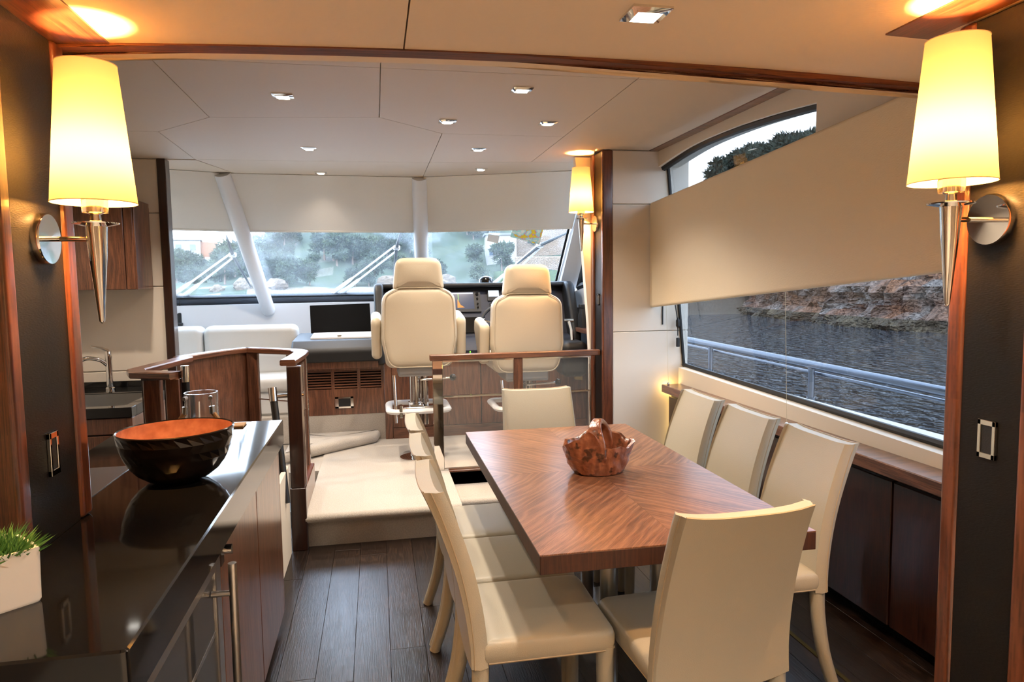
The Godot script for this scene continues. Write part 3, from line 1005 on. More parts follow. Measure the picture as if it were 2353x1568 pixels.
func make_chair() -> Node3D:
	# faces -z, its seat centre over the origin
	var t := thing("dining_chair", "cream leather dining chair", "chair", Vector3.ZERO, "dining chairs")
	var s := mb()
	var rings := []
	for k in [[0.392, -0.014], [0.396, -0.004], [0.41, 0.0], [0.435, 0.0], [0.448, -0.004], [0.456, -0.012], [0.46, -0.03], [0.461, -0.07]]:
		var ring := []
		for p in rpoly([Vector2(-0.212, 0.215), Vector2(-0.214, -0.19), Vector2(0.214, -0.19), Vector2(0.212, 0.215)], [0.01, 0.035, 0.035, 0.01], 4):
			var q: Vector2 = p * (1.0 + k[1] / 0.21)
			var sag := 0.004 * (1.0 - pow(absf(q.x) / 0.22, 2)) if k[0] > 0.459 else 0.0
			ring.append(V(q.x, k[0] - sag, q.y))
		rings.append(ring)
	s.loft(rings)
	part("seat", s, M.cream_leather, t)
	part("seat_welt", mb().tube([V(-0.205, 0.394, 0.2), V(-0.207, 0.394, -0.16), V(-0.195, 0.394, -0.184), V(0.195, 0.394, -0.184), V(0.207, 0.394, -0.16), V(0.205, 0.394, 0.2)], 0.0045, 6), M.cream_leather_edge, t)
	# backrest: a curved shell, wider below, its top edge dipping in the middle
	var zc := func(y: float) -> float:
		var u := (y - 0.37) / 0.53
		return 0.222 + 0.012 * u + 0.125 * u * u
	var b := []
	var left := []
	var right := []
	for k in 15:
		var u := k / 14.0
		var y := 0.372 + 0.528 * u
		var hw := lerpf(0.2175, 0.196, u)
		var th := lerpf(0.025, 0.023, u)
		var z: float = zc.call(y)
		var ring := []
		var n := 9
		for j in n:
			var x := lerpf(-1, 1, j / float(n - 1))
			var bow := -0.008 * u * x * x + 0.004
			var lift := (0.010 * x * x * x * x - 0.002) * smoothstep(0.7, 1.0, u) + (0.03 * x * x - 0.02) * smoothstep(0.3, 0.0, u)
			ring.append(V(x * (hw - 0.012), y + lift, z + bow + th))
		var zs := z - 0.022 * u + 0.004
		for a in [0.45, 0.0, -0.45]:
			ring.append(V(hw - 0.012 + 0.012 * cos(a * PI), ring[n - 1].y, zs + th * sin(a * PI)))
		for j in range(n - 1, -1, -1):
			var x := lerpf(-1, 1, j / float(n - 1))
			var bow := -0.008 * u * x * x + 0.004
			ring.append(V(x * (hw - 0.012), ring[j].y, z + bow - th))
		for a in [-0.45, 0.0, 0.45]:
			ring.append(V(-hw + 0.012 - 0.012 * cos(a * PI), ring[0].y, zs + th * sin(a * PI)))
		b.append(ring)
		left.append(V(-hw + 0.006, ring[0].y, z - 0.022 * u + 0.004 + th * 0.62)); right.append(V(hw - 0.006, ring[0].y, z - 0.022 * u + 0.004 + th * 0.62))
	var bk := mb().loft(b, false)
	for e in [0, 14]:   # close the top and the hem with strips between front and back
		var rg: Array = b[e]
		var fb := bk.v.size()
		for j in 8:
			bk.q(rg[j], rg[j + 1], rg[19 - j], rg[20 - j])
		bk.q(rg[8], rg[9], rg[11], rg[12]); bk.t(rg[9], rg[10], rg[11])
		bk.q(rg[20], rg[21], rg[23], rg[0]); bk.t(rg[21], rg[22], rg[23])
		if e == 0:
			for k in range(fb, bk.v.size(), 3):
				var sw := bk.v[k + 1]; bk.v[k + 1] = bk.v[k + 2]; bk.v[k + 2] = sw
	bk.orient(0)
	part("backrest", bk, M.cream_leather, t, "", 55.0)
	part("stitching", mb().tube(left, 0.0022, 5), M.cream_leather_edge, t)
	part("stitching", mb().tube(right, 0.0022, 5), M.cream_leather_edge, t)
	var top := []
	for j in 9:
		top.append(b[14][j] + V(0, 0.001, -0.002))
	part("top_welt", mb().tube(top, 0.0028, 5), M.cream_leather_edge, t)
	for sx in [-1.0, 1.0]:
		part("leg", mb().tube(spline([V(0.186 * sx, 0.40, 0.222), V(0.187 * sx, 0.3, 0.226), V(0.19 * sx, 0.15, 0.25), V(0.194 * sx, 0.0, 0.298)], 4), [0.026, 0.026, 0.0257, 0.0254, 0.025, 0.0247, 0.0244, 0.0241, 0.0237, 0.0232, 0.0228, 0.0224, 0.022], 12), M.cream_leather, t)
		part("leg", mb().tube([V(0.183 * sx, 0.40, -0.158), V(0.184 * sx, 0.37, -0.158), V(0.186 * sx, 0.0, -0.160)], [0.029, 0.0265, 0.0225], 12), M.cream_leather, t)
	return t

func dining() -> void:
	# table: four veneer leaves, grain running from the middle to each corner
	var x0 := 0.42; var x1 := 1.263; var z0 := -3.44; var z1 := -1.814
	var cx := (x0 + x1) / 2; var cz := (z0 + z1) / 2
	var t := thing("dining_table", "rectangular walnut dining table with diamond matched veneer top", "table", V(cx, 0, cz))
	part("core", mb().box(V(x0, 0.693, z0), V(x1, 0.7465, z1), 0.0015), M.table_edge, t)
	var k := 0
	for sx in [-1, 1]:
		for sz in [-1, 1]:
			var ex := x0 if sx < 0 else x1
			var ez := z0 if sz < 0 else z1
			var b := mb()
			var a := V(minf(cx, ex), 0.7465, minf(cz, ez)); var d := V(maxf(cx, ex), 0.75, maxf(cz, ez))
			b.box(a + V(0.0002, 0, 0.0002), d - V(0.0002, 0, 0.0002))
			var g := Vector2(ex - cx, (ez - cz) * 0.62).normalized()
			for i in b.v.size():
				var p := Vector2(b.v[i].x - cx, b.v[i].z - cz)
				b.uv[i] = Vector2(p.dot(Vector2(-g.y, g.x)) * 2.1 + 0.21 * k, p.dot(g) * 0.75 + 0.1 * k)
			part("veneer_leaf", b, M["veneer_%d" % k], t)
			k += 1
	for z in [cz - 0.42, cz + 0.42]:
		for x in [cx - 0.09, cx + 0.09]:
			part("column", mb().cyl(V(x, 0.02, z), V(x, 0.69, z), 0.03, -1, 18), M.steel, t)
		part("foot_plate", mb().box(V(cx - 0.2, 0.0, z - 0.1), V(cx + 0.2, 0.02, z + 0.1), 0.004), M.steel, t)
		part("top_plate", mb().box(V(cx - 0.2, 0.68, z - 0.1), V(cx + 0.2, 0.693, z + 0.1)), M.steel, t)
	# chairs
	var c := make_chair()
	var L := PI / 2
	c.position = V(0.49, 0, -2.13); c.rotation.y = -L
	c.set_meta("label", "cream leather chair on the port side of the table, nearest the camera")
	dup(c, V(0.49, 0, -2.562), -L, "cream leather chair on the port side of the table, middle of three")
	dup(c, V(0.492, 0, -2.99), -L, "cream leather chair on the port side of the table, farthest from the camera")
	dup(c, V(1.30, 0, -2.36), L, "cream leather chair on the window side of the table, nearest the camera")
	dup(c, V(1.29, 0, -2.835), L, "cream leather chair on the window side of the table, middle of three")
	dup(c, V(1.285, 0, -3.31), L, "cream leather chair on the window side of the table, farthest from the camera")
	dup(c, V(0.905, 0, -1.965), 0.05, "cream leather chair at the near end of the table, back to the camera")
	dup(c, V(0.858, 0, -3.41), PI, "cream leather chair at the far end of the table, facing the camera")

# ------------------------------------------------------------------ island with black granite top
func island() -> void:
	var wt := mb()
	var out := rpoly([Vector2(-1.04, -3.11), Vector2(-0.41, -3.11), Vector2(-0.408, -1.172), Vector2(-2.0, -1.172), Vector2(-2.0, -1.9), Vector2(-1.0, -2.05)], [0.01, 0.006, 0.012, 0.005, 0.005, 0.005], 3)
	wt.pillow(out, V(0, 0.882, 0), V(1, 0, 0), V(0, 0, 1), V(0, 0.038, 0), 0.004, 2)
	var w := thing("granite_worktop", "long polished black granite worktop of the galley island", "worktop", V(-0.7, 0.8, -2.1))
	part("slab", wt_flat(out, 0.82, 0.92, 0.004), M.granite, w)
	var c := thing("island_cabinet", "walnut fronted island cabinet under the black granite worktop", "cabinet", V(-0.7, 0, -2.5))
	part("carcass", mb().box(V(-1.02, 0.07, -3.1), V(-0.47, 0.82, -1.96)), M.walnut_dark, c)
	part("plinth", mb().box(V(-1.0, 0.0, -3.08), V(-0.5, 0.07, -1.2)), M.black_matt, c)
	for z in [[-3.112, -2.55], [-2.546, -1.965]]:
		part("door", mb().box(V(-0.47, 0.06, z[0]), V(-0.438, 0.818, z[1] - 0.003), 0.003), M.walnut, c)
	part("end_panel", mb().box(V(-1.03, 0.06, -3.135), V(-0.438, 0.818, -3.112), 0.003), M.walnut, c)
	part("aft_panel", mb().box(V(-1.95, 0.0, -1.24), V(-0.47, 0.82, -1.21)), M.walnut_dark, c)
	part("port_panel", mb().box(V(-1.95, 0.07, -1.95), V(-1.03, 0.82, -1.93)), M.walnut_dark, c)
	part("lock", mb().cyl(V(-0.44, 0.777, -1.985), V(-0.41, 0.777, -1.985), 0.014), M.chrome, c)
	part("lock_plate", mb().box(V(-0.441, 0.735, -2.005), V(-0.436, 0.82, -1.968)), M.chrome, c)
	# wine fridge with a glass door and bar handle
	var f := thing("wine_fridge", "built-in drinks fridge with dark glass door and steel bar handle", "fridge", V(-0.47, 0, -1.58))
	part("body", mb().box(V(-1.0, 0.07, -1.955), V(-0.475, 0.82, -1.24)), M.black_matt, f)
	var d := part("door_frame", mb().box(V(-0.475, 0.08, -1.955), V(-0.436, 0.815, -1.9), 0.002).box(V(-0.475, 0.08, -1.26), V(-0.436, 0.815, -1.205), 0.002).box(V(-0.475, 0.75, -1.9), V(-0.436, 0.815, -1.26), 0.002).box(V(-0.475, 0.08, -1.9), V(-0.436, 0.145, -1.26), 0.002), M.steel, f)
	part("door_glass", mb().box(V(-0.47, 0.145, -1.9), V(-0.442, 0.75, -1.26)), M.dark_glass, d)
	part("shelf_edge", mb().box(V(-0.4425, 0.58, -1.89), V(-0.441, 0.592, -1.27)), M.steel, d)
	part("shelf_edge", mb().box(V(-0.4425, 0.4, -1.89), V(-0.441, 0.412, -1.27)), M.steel, d)
	var h := part("handle", mb().cyl(V(-0.386, 0.22, -1.86), V(-0.386, 0.785, -1.86), 0.011), M.steel, f)
	for yy in [0.705, 0.3]:
		part("stand_off", mb().cyl(V(-0.44, yy, -1.86), V(-0.386, yy, -1.86), 0.008), M.steel, h)
	# black glass hob set into the worktop
	single("induction_hob", mb().box(V(-0.985, 0.919, -2.42), V(-0.79, 0.9225, -2.06), 0.001), M.dark_glass, "black glass hob let into the port edge of the worktop", "hob")

func wt_flat(out: Array, y0: float, y1: float, r: float) -> MB:
	var b := mb()
	b.prism(PackedVector2Array(out), V(0, y0, 0), V(1, 0, 0), V(0, 0, 1), V(0, y1 - y0 - r, 0))
	var inner := Geometry2D.offset_polygon(PackedVector2Array(out) if not Geometry2D.is_polygon_clockwise(PackedVector2Array(out)) else reverse(PackedVector2Array(out)), -r)
	b.prism(inner[0], V(0, y1 - r, 0), V(1, 0, 0), V(0, 0, 1), V(0, r, 0))
	for i in out.size():   # bevel
		var j := (i + 1) % out.size()
		var a: Vector2 = out[i]; var c: Vector2 = out[j]
		var na := nearest(inner[0], a); var nc := nearest(inner[0], c)
		b.q(V(a.x, y1 - r, a.y), V(c.x, y1 - r, c.y), V(nc.x, y1, nc.y), V(na.x, y1, na.y))
	return b

func nearest(poly: PackedVector2Array, p: Vector2) -> Vector2:
	var best := poly[0]
	for q in poly:
		if q.distance_squared_to(p) < best.distance_squared_to(p): best = q
	return best

# ------------------------------------------------------------------ galley against the port bulkhead
func galley() -> void:
	var w := thing("sink_worktop", "black worktop with an inset steel sink below the galley wall", "worktop", V(-1.75, 0.7, -4.95))
	var z0 := -5.4; var z1 := -4.44; var xr := -1.44
	part("slab", mb().box(V(-2.09, 0.73, z0), V(xr, 0.79, z0 + 0.32), 0.003).box(V(-2.09, 0.73, z1 - 0.09), V(xr, 0.79, z1), 0.003).box(V(-2.09, 0.73, z0 + 0.32), V(-2.02, 0.79, z1 - 0.09)).box(V(-1.5, 0.73, z0 + 0.32), V(xr, 0.79, z1 - 0.09)), M.granite, w)
	part("sink", mb().box(V(-2.02, 0.6, z0 + 0.32), V(-1.5, 0.61, z1 - 0.09)).box(V(-2.02, 0.61, z0 + 0.32), V(-1.5, 0.785, z0 + 0.33)).box(V(-2.02, 0.61, z1 - 0.1), V(-1.5, 0.785, z1 - 0.09)).box(V(-1.51, 0.61, z0 + 0.33), V(-1.5, 0.785, z1 - 0.1)).box(V(-2.02, 0.61, z0 + 0.33), V(-2.01, 0.785, z1 - 0.1)), M.steel, w)
	part("splash_strip", mb().box(V(-2.09, 0.79, -5.405), V(-1.5, 0.83, -5.385), 0.002), M.granite, w)
	var c := thing("galley_cabinet", "walnut drawer unit under the black sink worktop", "cabinet", V(-1.75, 0, -4.95))
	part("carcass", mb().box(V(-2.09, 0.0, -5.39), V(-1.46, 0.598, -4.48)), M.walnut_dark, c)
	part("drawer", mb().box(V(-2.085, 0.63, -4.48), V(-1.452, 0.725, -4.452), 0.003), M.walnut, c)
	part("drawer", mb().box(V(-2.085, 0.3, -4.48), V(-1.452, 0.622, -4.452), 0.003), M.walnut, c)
	part("side_panel", mb().box(V(-1.46, 0.0, -5.39), V(-1.446, 0.725, -4.46), 0.003), M.walnut, c)
	var f := thing("kitchen_tap", "chrome mixer tap with curved spout behind the steel sink", "tap", V(-1.83, 0.79, -5.25))
	part("body", mb().lathe([Vector2(0.03, 0), Vector2(0.03, 0.012), Vector2(0.022, 0.02), Vector2(0.021, 0.2), Vector2(0.024, 0.23), Vector2(0.02, 0.27), Vector2(0.001, 0.275)], V(-1.83, 0.79, -5.25), 16), M.chrome, f)
	part("spout", mb().tube(spline([V(-1.83, 0.95, -5.25), V(-1.87, 1.0, -5.22), V(-1.93, 1.02, -5.18), V(-1.965, 1.01, -5.16), V(-1.975, 0.985, -5.155)]), 0.014, 10), M.chrome, f)
	part("lever", mb().tube([V(-1.83, 1.06, -5.25), V(-1.87, 1.085, -5.23), V(-1.92, 1.1, -5.2)], [0.014, 0.009, 0.007], 8), M.chrome, f)
	# wall cupboard
	var u := thing("wall_cupboard", "walnut wall cupboard above the galley sink", "cabinet", V(-1.83, 1.48, -5.25))
	part("body", mb().box(V(-2.09, 1.484, -5.405), V(-1.575, 2.08, -5.105)), M.walnut_dark, u)
	part("door", mb().box(V(-2.08, 1.482, -5.105), V(-1.635, 2.082, -5.08), 0.003), M.walnut, u)
	part("door", mb().box(V(-1.63, 1.482, -5.105), V(-1.575, 2.082, -5.08), 0.003), M.walnut, u)
	part("side_panel", mb().box(V(-1.575, 1.482, -5.405), V(-1.562, 2.082, -5.08), 0.003), M.walnut, u)

# ------------------------------------------------------------------ rails round the stairwell
func stair_rails() -> void:
	var y := 1.05
	var t := thing("stair_balustrade", "short walnut topped balustrade at the galley side of the stairwell", "balustrade", V(-1.1, 0, -3.8))
	part("handrail", beam([V(-1.12, y, -4.42), V(-1.21, y, -3.83), V(-1.17, y, -3.73), V(-0.97, y, -3.63)], 0.085, 0.034), M.walnut_cross, t)
	part("post", mb().box(V(-1.15, 0.0, -3.77), V(-1.07, y, -3.72), 0.004), M.walnut, t)
	part("post", mb().box(V(-1.02, 0.0, -3.675), V(-0.955, y, -3.625), 0.004), M.walnut, t)
	part("chrome_strip", mb().box(V(-1.156, 0.0, -3.765), V(-1.15, y, -3.725)), M.chrome, t)
	part("chrome_strip", mb().box(V(-1.026, 0.0, -3.67), V(-1.02, y, -3.63)), M.chrome, t)
	part("chrome_strip", mb().box(V(-1.15, y - 0.012, -3.74), V(-1.0, y - 0.004, -3.7)), M.chrome, t)
	part("glass", mb().box(V(-1.07, 0.1, -3.725), V(-1.02, y - 0.015, -3.719)), M.clear_glass, t)
	var g := thing("grab_bar", "black leather wrapped upright grab bar with chrome cap by the galley", "grab bar", V(-0.93, 0.3, -3.66))
	part("grip", mb().cyl(V(-0.93, 0.4, -3.66), V(-0.935, 1.03, -3.66), 0.019), M.bar_black, g)
	part("cap", mb().cyl(V(-0.935, 1.03, -3.66), V(-0.936, 1.11, -3.66), 0.021), M.chrome, g)
	part("bracket", mb().cyl(V(-0.935, 1.07, -3.66), V(-0.99, 1.066, -3.665), 0.008), M.chrome, g)

	var s := thing("stair_screen", "curved walnut screen with handrail around the far side of the stairwell", "balustrade", V(-0.8, 0, -4.5))
	var path := [V(-1.16, y, -4.43), V(-1.06, y, -4.66), V(-0.96, y, -4.82), V(-0.86, y, -4.93)]
	part("handrail", beam(path, 0.085, 0.034), M.walnut_cross, s)
	part("handrail", beam([V(-0.86, y, -4.93), V(-0.72, y, -4.83), V(-0.6, y, -4.74), V(-0.52, y, -4.67), V(-0.475, y, -4.58), V(-0.475, y, -4.4), V(-0.495, y, -4.03)], 0.085, 0.034), M.walnut_cross, s)
	for k in 3:
		var a: Vector3 = path[k]; var b: Vector3 = path[k + 1]
		var n := (b - a).cross(Vector3.UP).normalized() * 0.018
		part("screen_panel", mb().hexa([V(a.x, 0, a.z) - n, V(b.x, 0, b.z) - n, V(b.x, 0, b.z) + n, V(a.x, 0, a.z) + n, a - n, b - n, b + n, a + n]), M.walnut, s)
	part("post", mb().box(V(-0.86, 0.0, -4.925), V(-0.79, y, -4.875), 0.004), M.walnut, s)
	part("post", mb().box(V(-0.585, 0.2, -4.745), V(-0.53, y, -4.69), 0.004), M.walnut, s)
	part("post", mb().box(V(-0.5, 0.2, -4.63), V(-0.45, y, -4.57), 0.004), M.walnut, s)
	part("post", mb().box(V(-0.5, 0.36, -4.06), V(-0.425, y, -4.0), 0.004), M.walnut_dark, s)
	part("newel_base", mb().box(V(-0.505, 0.0, -4.065), V(-0.42, 0.36, -3.995), 0.003), M.walnut_dark, s)
	part("base_board", mb().box(V(-0.5, 0.2, -4.62), V(-0.425, 0.345, -4.065), 0.004), M.walnut_red, s)
	part("chrome_strip", mb().box(V(-0.424, 0.36, -4.063), V(-0.419, y, -4.05)), M.chrome, s)
	part("chrome_strip", mb().box(V(-0.79, 0.0, -4.91), V(-0.785, y, -4.89)), M.chrome, s)
	part("chrome_strip", mb().box(V(-0.45, 0.345, -4.6), V(-0.445, y, -4.58)), M.chrome, s)
	part("glass", mb().box(V(-0.464, 0.35, -4.57), V(-0.458, y - 0.03, -4.06)), M.clear_glass, s)
	part("glass", mb().hexa([V(-0.79, 0.2, -4.89), V(-0.58, 0.2, -4.735), V(-0.58, 0.2, -4.729), V(-0.79, 0.2, -4.884), V(-0.79, y - 0.02, -4.89), V(-0.58, y - 0.02, -4.735), V(-0.58, y - 0.02, -4.729), V(-0.79, y - 0.02, -4.884)]), M.clear_glass, s)
	part("mid_rail", mb().tube([V(-0.79, 0.74, -4.88), V(-0.56, 0.74, -4.71)], 0.005, 6), M.chrome, s)
	part("mid_rail", mb().tube([V(-0.46, 0.72, -4.57), V(-0.46, 0.72, -4.06)], 0.004, 6), M.chrome, s)
	var h := thing("stair_handrail", "black leather wrapped handrail with chrome end sloping down the stairs", "handrail", V(-0.54, 0.0, -3.95))
	part("grip", mb().cyl(V(-0.572, 0.86, -4.0), V(-0.50, 0.34, -3.80), 0.02), M.bar_black, h)
	part("cap", mb().cyl(V(-0.572, 0.86, -4.0), V(-0.579, 0.935, -4.01), 0.023), M.chrome, h)
	part("bracket", mb().cyl(V(-0.575, 0.885, -4.0), V(-0.47, 0.885, -4.03), 0.012).cyl(V(-0.425, 0.885, -4.03), V(-0.415, 0.885, -4.03), 0.016), M.chrome, h)
	# cream stair cheek
	struct("wall_stair", mb().box(V(-0.53, 0.0, -3.97), V(-0.505, 0.5, -3.6), 0.004).box(V(-1.15, 0.0, -4.9), V(-1.1, 0.8, -4.5)), M.lining)

# ------------------------------------------------------------------ wheelhouse
func helm_area() -> void:
	# white sofa along the front
	var so := thing("sofa", "white leather sofa below the port windscreen", "sofa", V(-1.2, 0.42, -6.4))
	part("base", mb().box(V(-1.9, 0.42, -6.5), V(-0.69, 0.62, -6.0), 0.02), M.white_leather, so)
	part("seat_cushion", mb().soft(V(-1.9, 0.62, -6.45), V(-0.69, 0.74, -5.96), 0.05), M.white_leather, so)
	for x in [[-1.9, -1.475], [-1.47, -0.69]]:
		part("back_cushion", mb().soft(V(x[0], 0.7, -6.58), V(x[1], 1.15, -6.36), 0.06), M.white_leather, so)
	# chart module
	var m := thing("chart_module", "walnut chart module with black padded top and vent grilles", "cabinet", V(-0.3, 0.42, -6.1))
	var zf := -5.888
	var fr := mb()
	var xs := [-0.62, -0.57, -0.385, -0.36, -0.175, -0.15, 0.02, 0.045]
	for k in [0, 2, 4, 6]:
		fr.box(V(xs[k], 0.635, zf - 0.02), V(xs[k + 1], 0.79, zf))
	fr.box(V(-0.62, 0.42, zf - 0.02), V(0.045, 0.635, zf)).box(V(-0.62, 0.79, zf - 0.02), V(0.045, 0.86, zf))
	part("front", fr, M.walnut, m)
	part("body", mb().box(V(-0.62, 0.42, -6.5), V(0.03, 0.9, zf - 0.04)), M.black_matt, m)
	for k in [1, 3, 5]:
		for i in 7:
			var yy := 0.6415 + i * 0.0225
			part("vent_slat", mb().box(V(xs[k], yy, zf - 0.014), V(xs[k + 1], yy + 0.0125, zf - 0.001), 0.002), M.walnut_slat, m)
	part("drawer", mb().box(V(-0.64, 0.745 + 0.07, -5.9), V(0.0, 0.872, -5.8), 0.004), M.walnut, m)
	var pad := []
	for p in rpoly([Vector2(-5.76, 0.87), Vector2(-5.74, 0.97), Vector2(-5.85, 1.045), Vector2(-6.45, 1.07), Vector2(-6.45, 0.87)], [0.03, 0.06, 0.05, 0.01, 0.01]):
		pad.append(p)
	var pr := []
	for x in [-0.68, -0.665, 0.0, 0.01]:
		var ring := []
		var sc := 0.94 if (x == -0.68 or x == 0.01) else 1.0
		for p in pad:
			ring.append(V(x, 0.96 + (p.y - 0.96) * sc, -6.1 + (p.x + 6.1) * sc))
		pr.append(ring)
	part("padded_top", mb().loft(pr), M.black_vinyl, m)
	part("tray", mb().hexa([V(-0.54, 1.05, -5.93), V(-0.05, 1.05, -5.93), V(-0.05, 1.07, -6.25), V(-0.54, 1.07, -6.25), V(-0.54, 1.062, -5.93), V(-0.05, 1.062, -5.93), V(-0.05, 1.082, -6.25), V(-0.54, 1.082, -6.25)]), M.white_paint, m)
	part("tray_latch", mb().soft(V(-0.33, 1.06, -5.96), V(-0.29, 1.085, -5.94), 0.01, 2), M.steel, m)
	part("raised_lid", mb().hexa([V(-0.565, 1.075, -6.27), V(-0.05, 1.075, -6.27), V(-0.05, 1.075, -6.3), V(-0.565, 1.075, -6.3), V(-0.575, 1.315, -6.36), V(-0.06, 1.325, -6.36), V(-0.06, 1.325, -6.39), V(-0.575, 1.315, -6.39)]), M.black_matt, m)
	var o := thing("power_socket", "chrome framed socket in the walnut below the vents", "socket", V(-0.285, 0.48, zf))
	part("frame", mb().box(V(-0.36, 0.475, zf), V(-0.21, 0.49, zf + 0.008), 0.001).box(V(-0.36, 0.555, zf), V(-0.21, 0.57, zf + 0.008), 0.001).box(V(-0.36, 0.475, zf), V(-0.33, 0.57, zf + 0.008), 0.001).box(V(-0.235, 0.475, zf), V(-0.21, 0.57, zf + 0.008), 0.001), M.chrome, o)
	part("insert", mb().box(V(-0.33, 0.49, zf), V(-0.235, 0.555, zf + 0.004)), M.black_vinyl, o)

	# helm console: walnut cabinet below, black dash above
	var hc := thing("helm_cabinet", "walnut cabinet with flush doors below the black dash", "cabinet", V(0.85, 0.2, -6.0))
	part("carcass", mb().box(V(0.05, 0.2, -6.5), V(1.8, 0.85, -5.88)), M.walnut_dark, hc)
	part("stile", mb().box(V(0.046, 0.2, -5.9), V(0.105, 0.85, -5.852), 0.002), M.walnut, hc)
	part("base_rail", mb().box(V(0.108, 0.2, -5.88), V(1.79, 0.29, -5.855), 0.002), M.walnut_cross, hc)
	for x in [[0.108, 0.855], [0.86, 1.33], [1.335, 1.79]]:
		part("door", mb().box(V(x[0], 0.294, -5.88), V(x[1] - 0.004, 0.85, -5.855), 0.002), M.walnut, hc)
	var d := thing("helm_dash", "black helm dash with instruments behind the two helm seats", "console", V(0.85, 0.85, -6.2))
	var prof := [Vector2(-5.84, 0.85), Vector2(-5.82, 0.93), Vector2(-5.9, 1.02), Vector2(-6.0, 1.04), Vector2(-6.2, 1.44), Vector2(-6.48, 1.44), Vector2(-6.48, 0.85)]
	part("face", mb().prism(PackedVector2Array(prof), V(0.03, 0, 0), V(0, 0, 1), V(0, 1, 0), V(1.66, 0, 0)), M.dash_panel, d)
	part("brow", mb().soft(V(0.0, 1.455, -6.5), V(1.7, 1.495, -6.13), 0.018, 2), M.black_vinyl, d)
	part("brow", mb().box(V(0.03, 1.425, -6.45), V(1.69, 1.457, -6.165)), M.black_matt, d)
	for x in [[-0.02, 0.06], [1.66, 1.74]]:
		part("cheek", mb().pillow(rpoly([Vector2(-5.8, 0.83), Vector2(-5.82, 1.05), Vector2(-6.05, 1.5), Vector2(-6.5, 1.5), Vector2(-6.5, 0.83)], [0.02, 0.15, 0.12, 0.03, 0.02]), V(x[0], 0, 0), V(0, 0, 1), V(0, 1, 0), V(x[1] - x[0], 0, 0), 0.03), M.black_vinyl, d)
	# instruments lie on the sloping face
	var at := func(x: float, y: float, off: float) -> Vector3:
		var s := (y - 1.04) / 0.4
		return V(x, y, lerpf(-6.0, -6.2, s)) + V(0, 0.447, 0.894) * off
	var panel := func(x0: float, x1: float, y0: float, y1: float, o0: float, o1: float) -> MB:
		return mb().hexa([at.call(x0, y0, o0), at.call(x1, y0, o0), at.call(x1, y1, o0), at.call(x0, y1, o0), at.call(x0, y0, o1), at.call(x1, y0, o1), at.call(x1, y1, o1), at.call(x0, y1, o1)])
	var cp := thing("chart_plotter", "multifunction chart display with knobs on the helm dash", "display", at.call(0.79, 1.25, 0.0))
	part("case", panel.call(0.585, 0.905, 1.235, 1.43, 0.0, 0.018), M.black_vinyl, cp)
	part("screen", panel.call(0.6, 0.845, 1.26, 1.405, 0.018, 0.019), M.chart_screen, cp)
	part("screen_track", panel.call(0.705, 0.709, 1.27, 1.395, 0.019, 0.0195), M.green_led, cp)
	part("screen_bar", panel.call(0.6, 0.84, 1.39, 1.4, 0.019, 0.0195), M.white_screen, cp)
	part("screen_echo", mb().prism(poly2([Vector2(0.695, 1.27), Vector2(0.76, 1.272), Vector2(0.725, 1.295), Vector2(0.7, 1.345)]), at.call(0, 0, 0.019), V(1, 0, 0), V(0, 1, -0.5), V(0, 0.0002, 0.0005)), M.orange_screen, cp)
	for y in [1.385, 1.345, 1.3, 1.27]:
		part("knob", mb().cyl(at.call(0.875, y, 0.018), at.call(0.875, y, 0.03), 0.013 if y > 1.38 else 0.008, -1, 12), M.black_gloss, cp)
	var labels := ["small white instrument display on the helm dash, upper one", "small white depth display reading 8 on the helm dash", "small white instrument display half hidden by the starboard helm seat"]
	var i := 0
	for r in [[0.97, 1.085, 1.33, 1.44], [0.985, 1.09, 1.225, 1.31], [1.12, 1.2, 1.33, 1.44]]:
		var w := thing("instrument_display", labels[i], "display", at.call((r[0] + r[1]) / 2, r[2], 0.0), "dash instruments")
		part("case", panel.call(r[0], r[1], r[2], r[3], 0.0, 0.014), M.black_vinyl, w)
		part("screen", panel.call(r[0] + 0.01, r[1] - 0.01, r[2] + (0.034 if i != 1 else 0.01), r[3] - 0.012, 0.014, 0.015), M.white_screen, w)
		if i == 1:
			var tm := TextMesh.new()
			tm.text = "8"; tm.font_size = 16; tm.pixel_size = 0.003; tm.depth = 0.0004
			tm.material = M.black_matt
			var o8 := MeshInstance3D.new()
			o8.name = "numeral"; o8.mesh = tm
			w.add_child(o8)
			o8.position = at.call(1.02, 1.267, 0.0157) - origin_of(w)
			o8.rotation.x = -atan(0.5)
		i += 1
	var ra := thing("radio_panel", "dark radio panel with green lights low on the helm dash", "radio", at.call(0.75, 1.06, 0.0))
	part("case", panel.call(0.6, 0.93, 1.06, 1.19, 0.0, 0.012), M.black_gloss, ra)
	part("keypad", panel.call(0.9, 0.925, 1.09, 1.18, 0.012, 0.013), M.white_paint, ra)
	var sp := thing("switch_panel", "switch panel with a column of green lights", "switch panel", V(0.76, 0.86, -5.83))
	part("plate", mb().hexa([V(0.66, 0.87, -5.825), V(0.86, 0.87, -5.825), V(0.86, 0.93, -5.81), V(0.66, 0.93, -5.81), V(0.66, 0.87, -5.815), V(0.86, 0.87, -5.815), V(0.86, 0.93, -5.80), V(0.66, 0.93, -5.80)]), M.dash_panel, sp)
	for k in 5:
		part("indicator_light", mb().box(V(0.755, 0.874 + k * 0.011, -5.814 + k * 0.0028), V(0.766, 0.88 + k * 0.011, -5.809 + k * 0.0028)), M.green_led, sp)
	# steering wheel
	var c := V(1.04, 1.13, -5.78)
	var sw := thing("steering_wheel", "black steering wheel with chrome spokes behind the starboard helm seat", "steering wheel", c)
	var tb := Basis(Vector3.RIGHT, deg_to_rad(-28))
	var rim := []
	for k in 37:
		rim.append(c + tb * V(0.19 * cos(TAU * k / 36), 0.19 * sin(TAU * k / 36), 0))
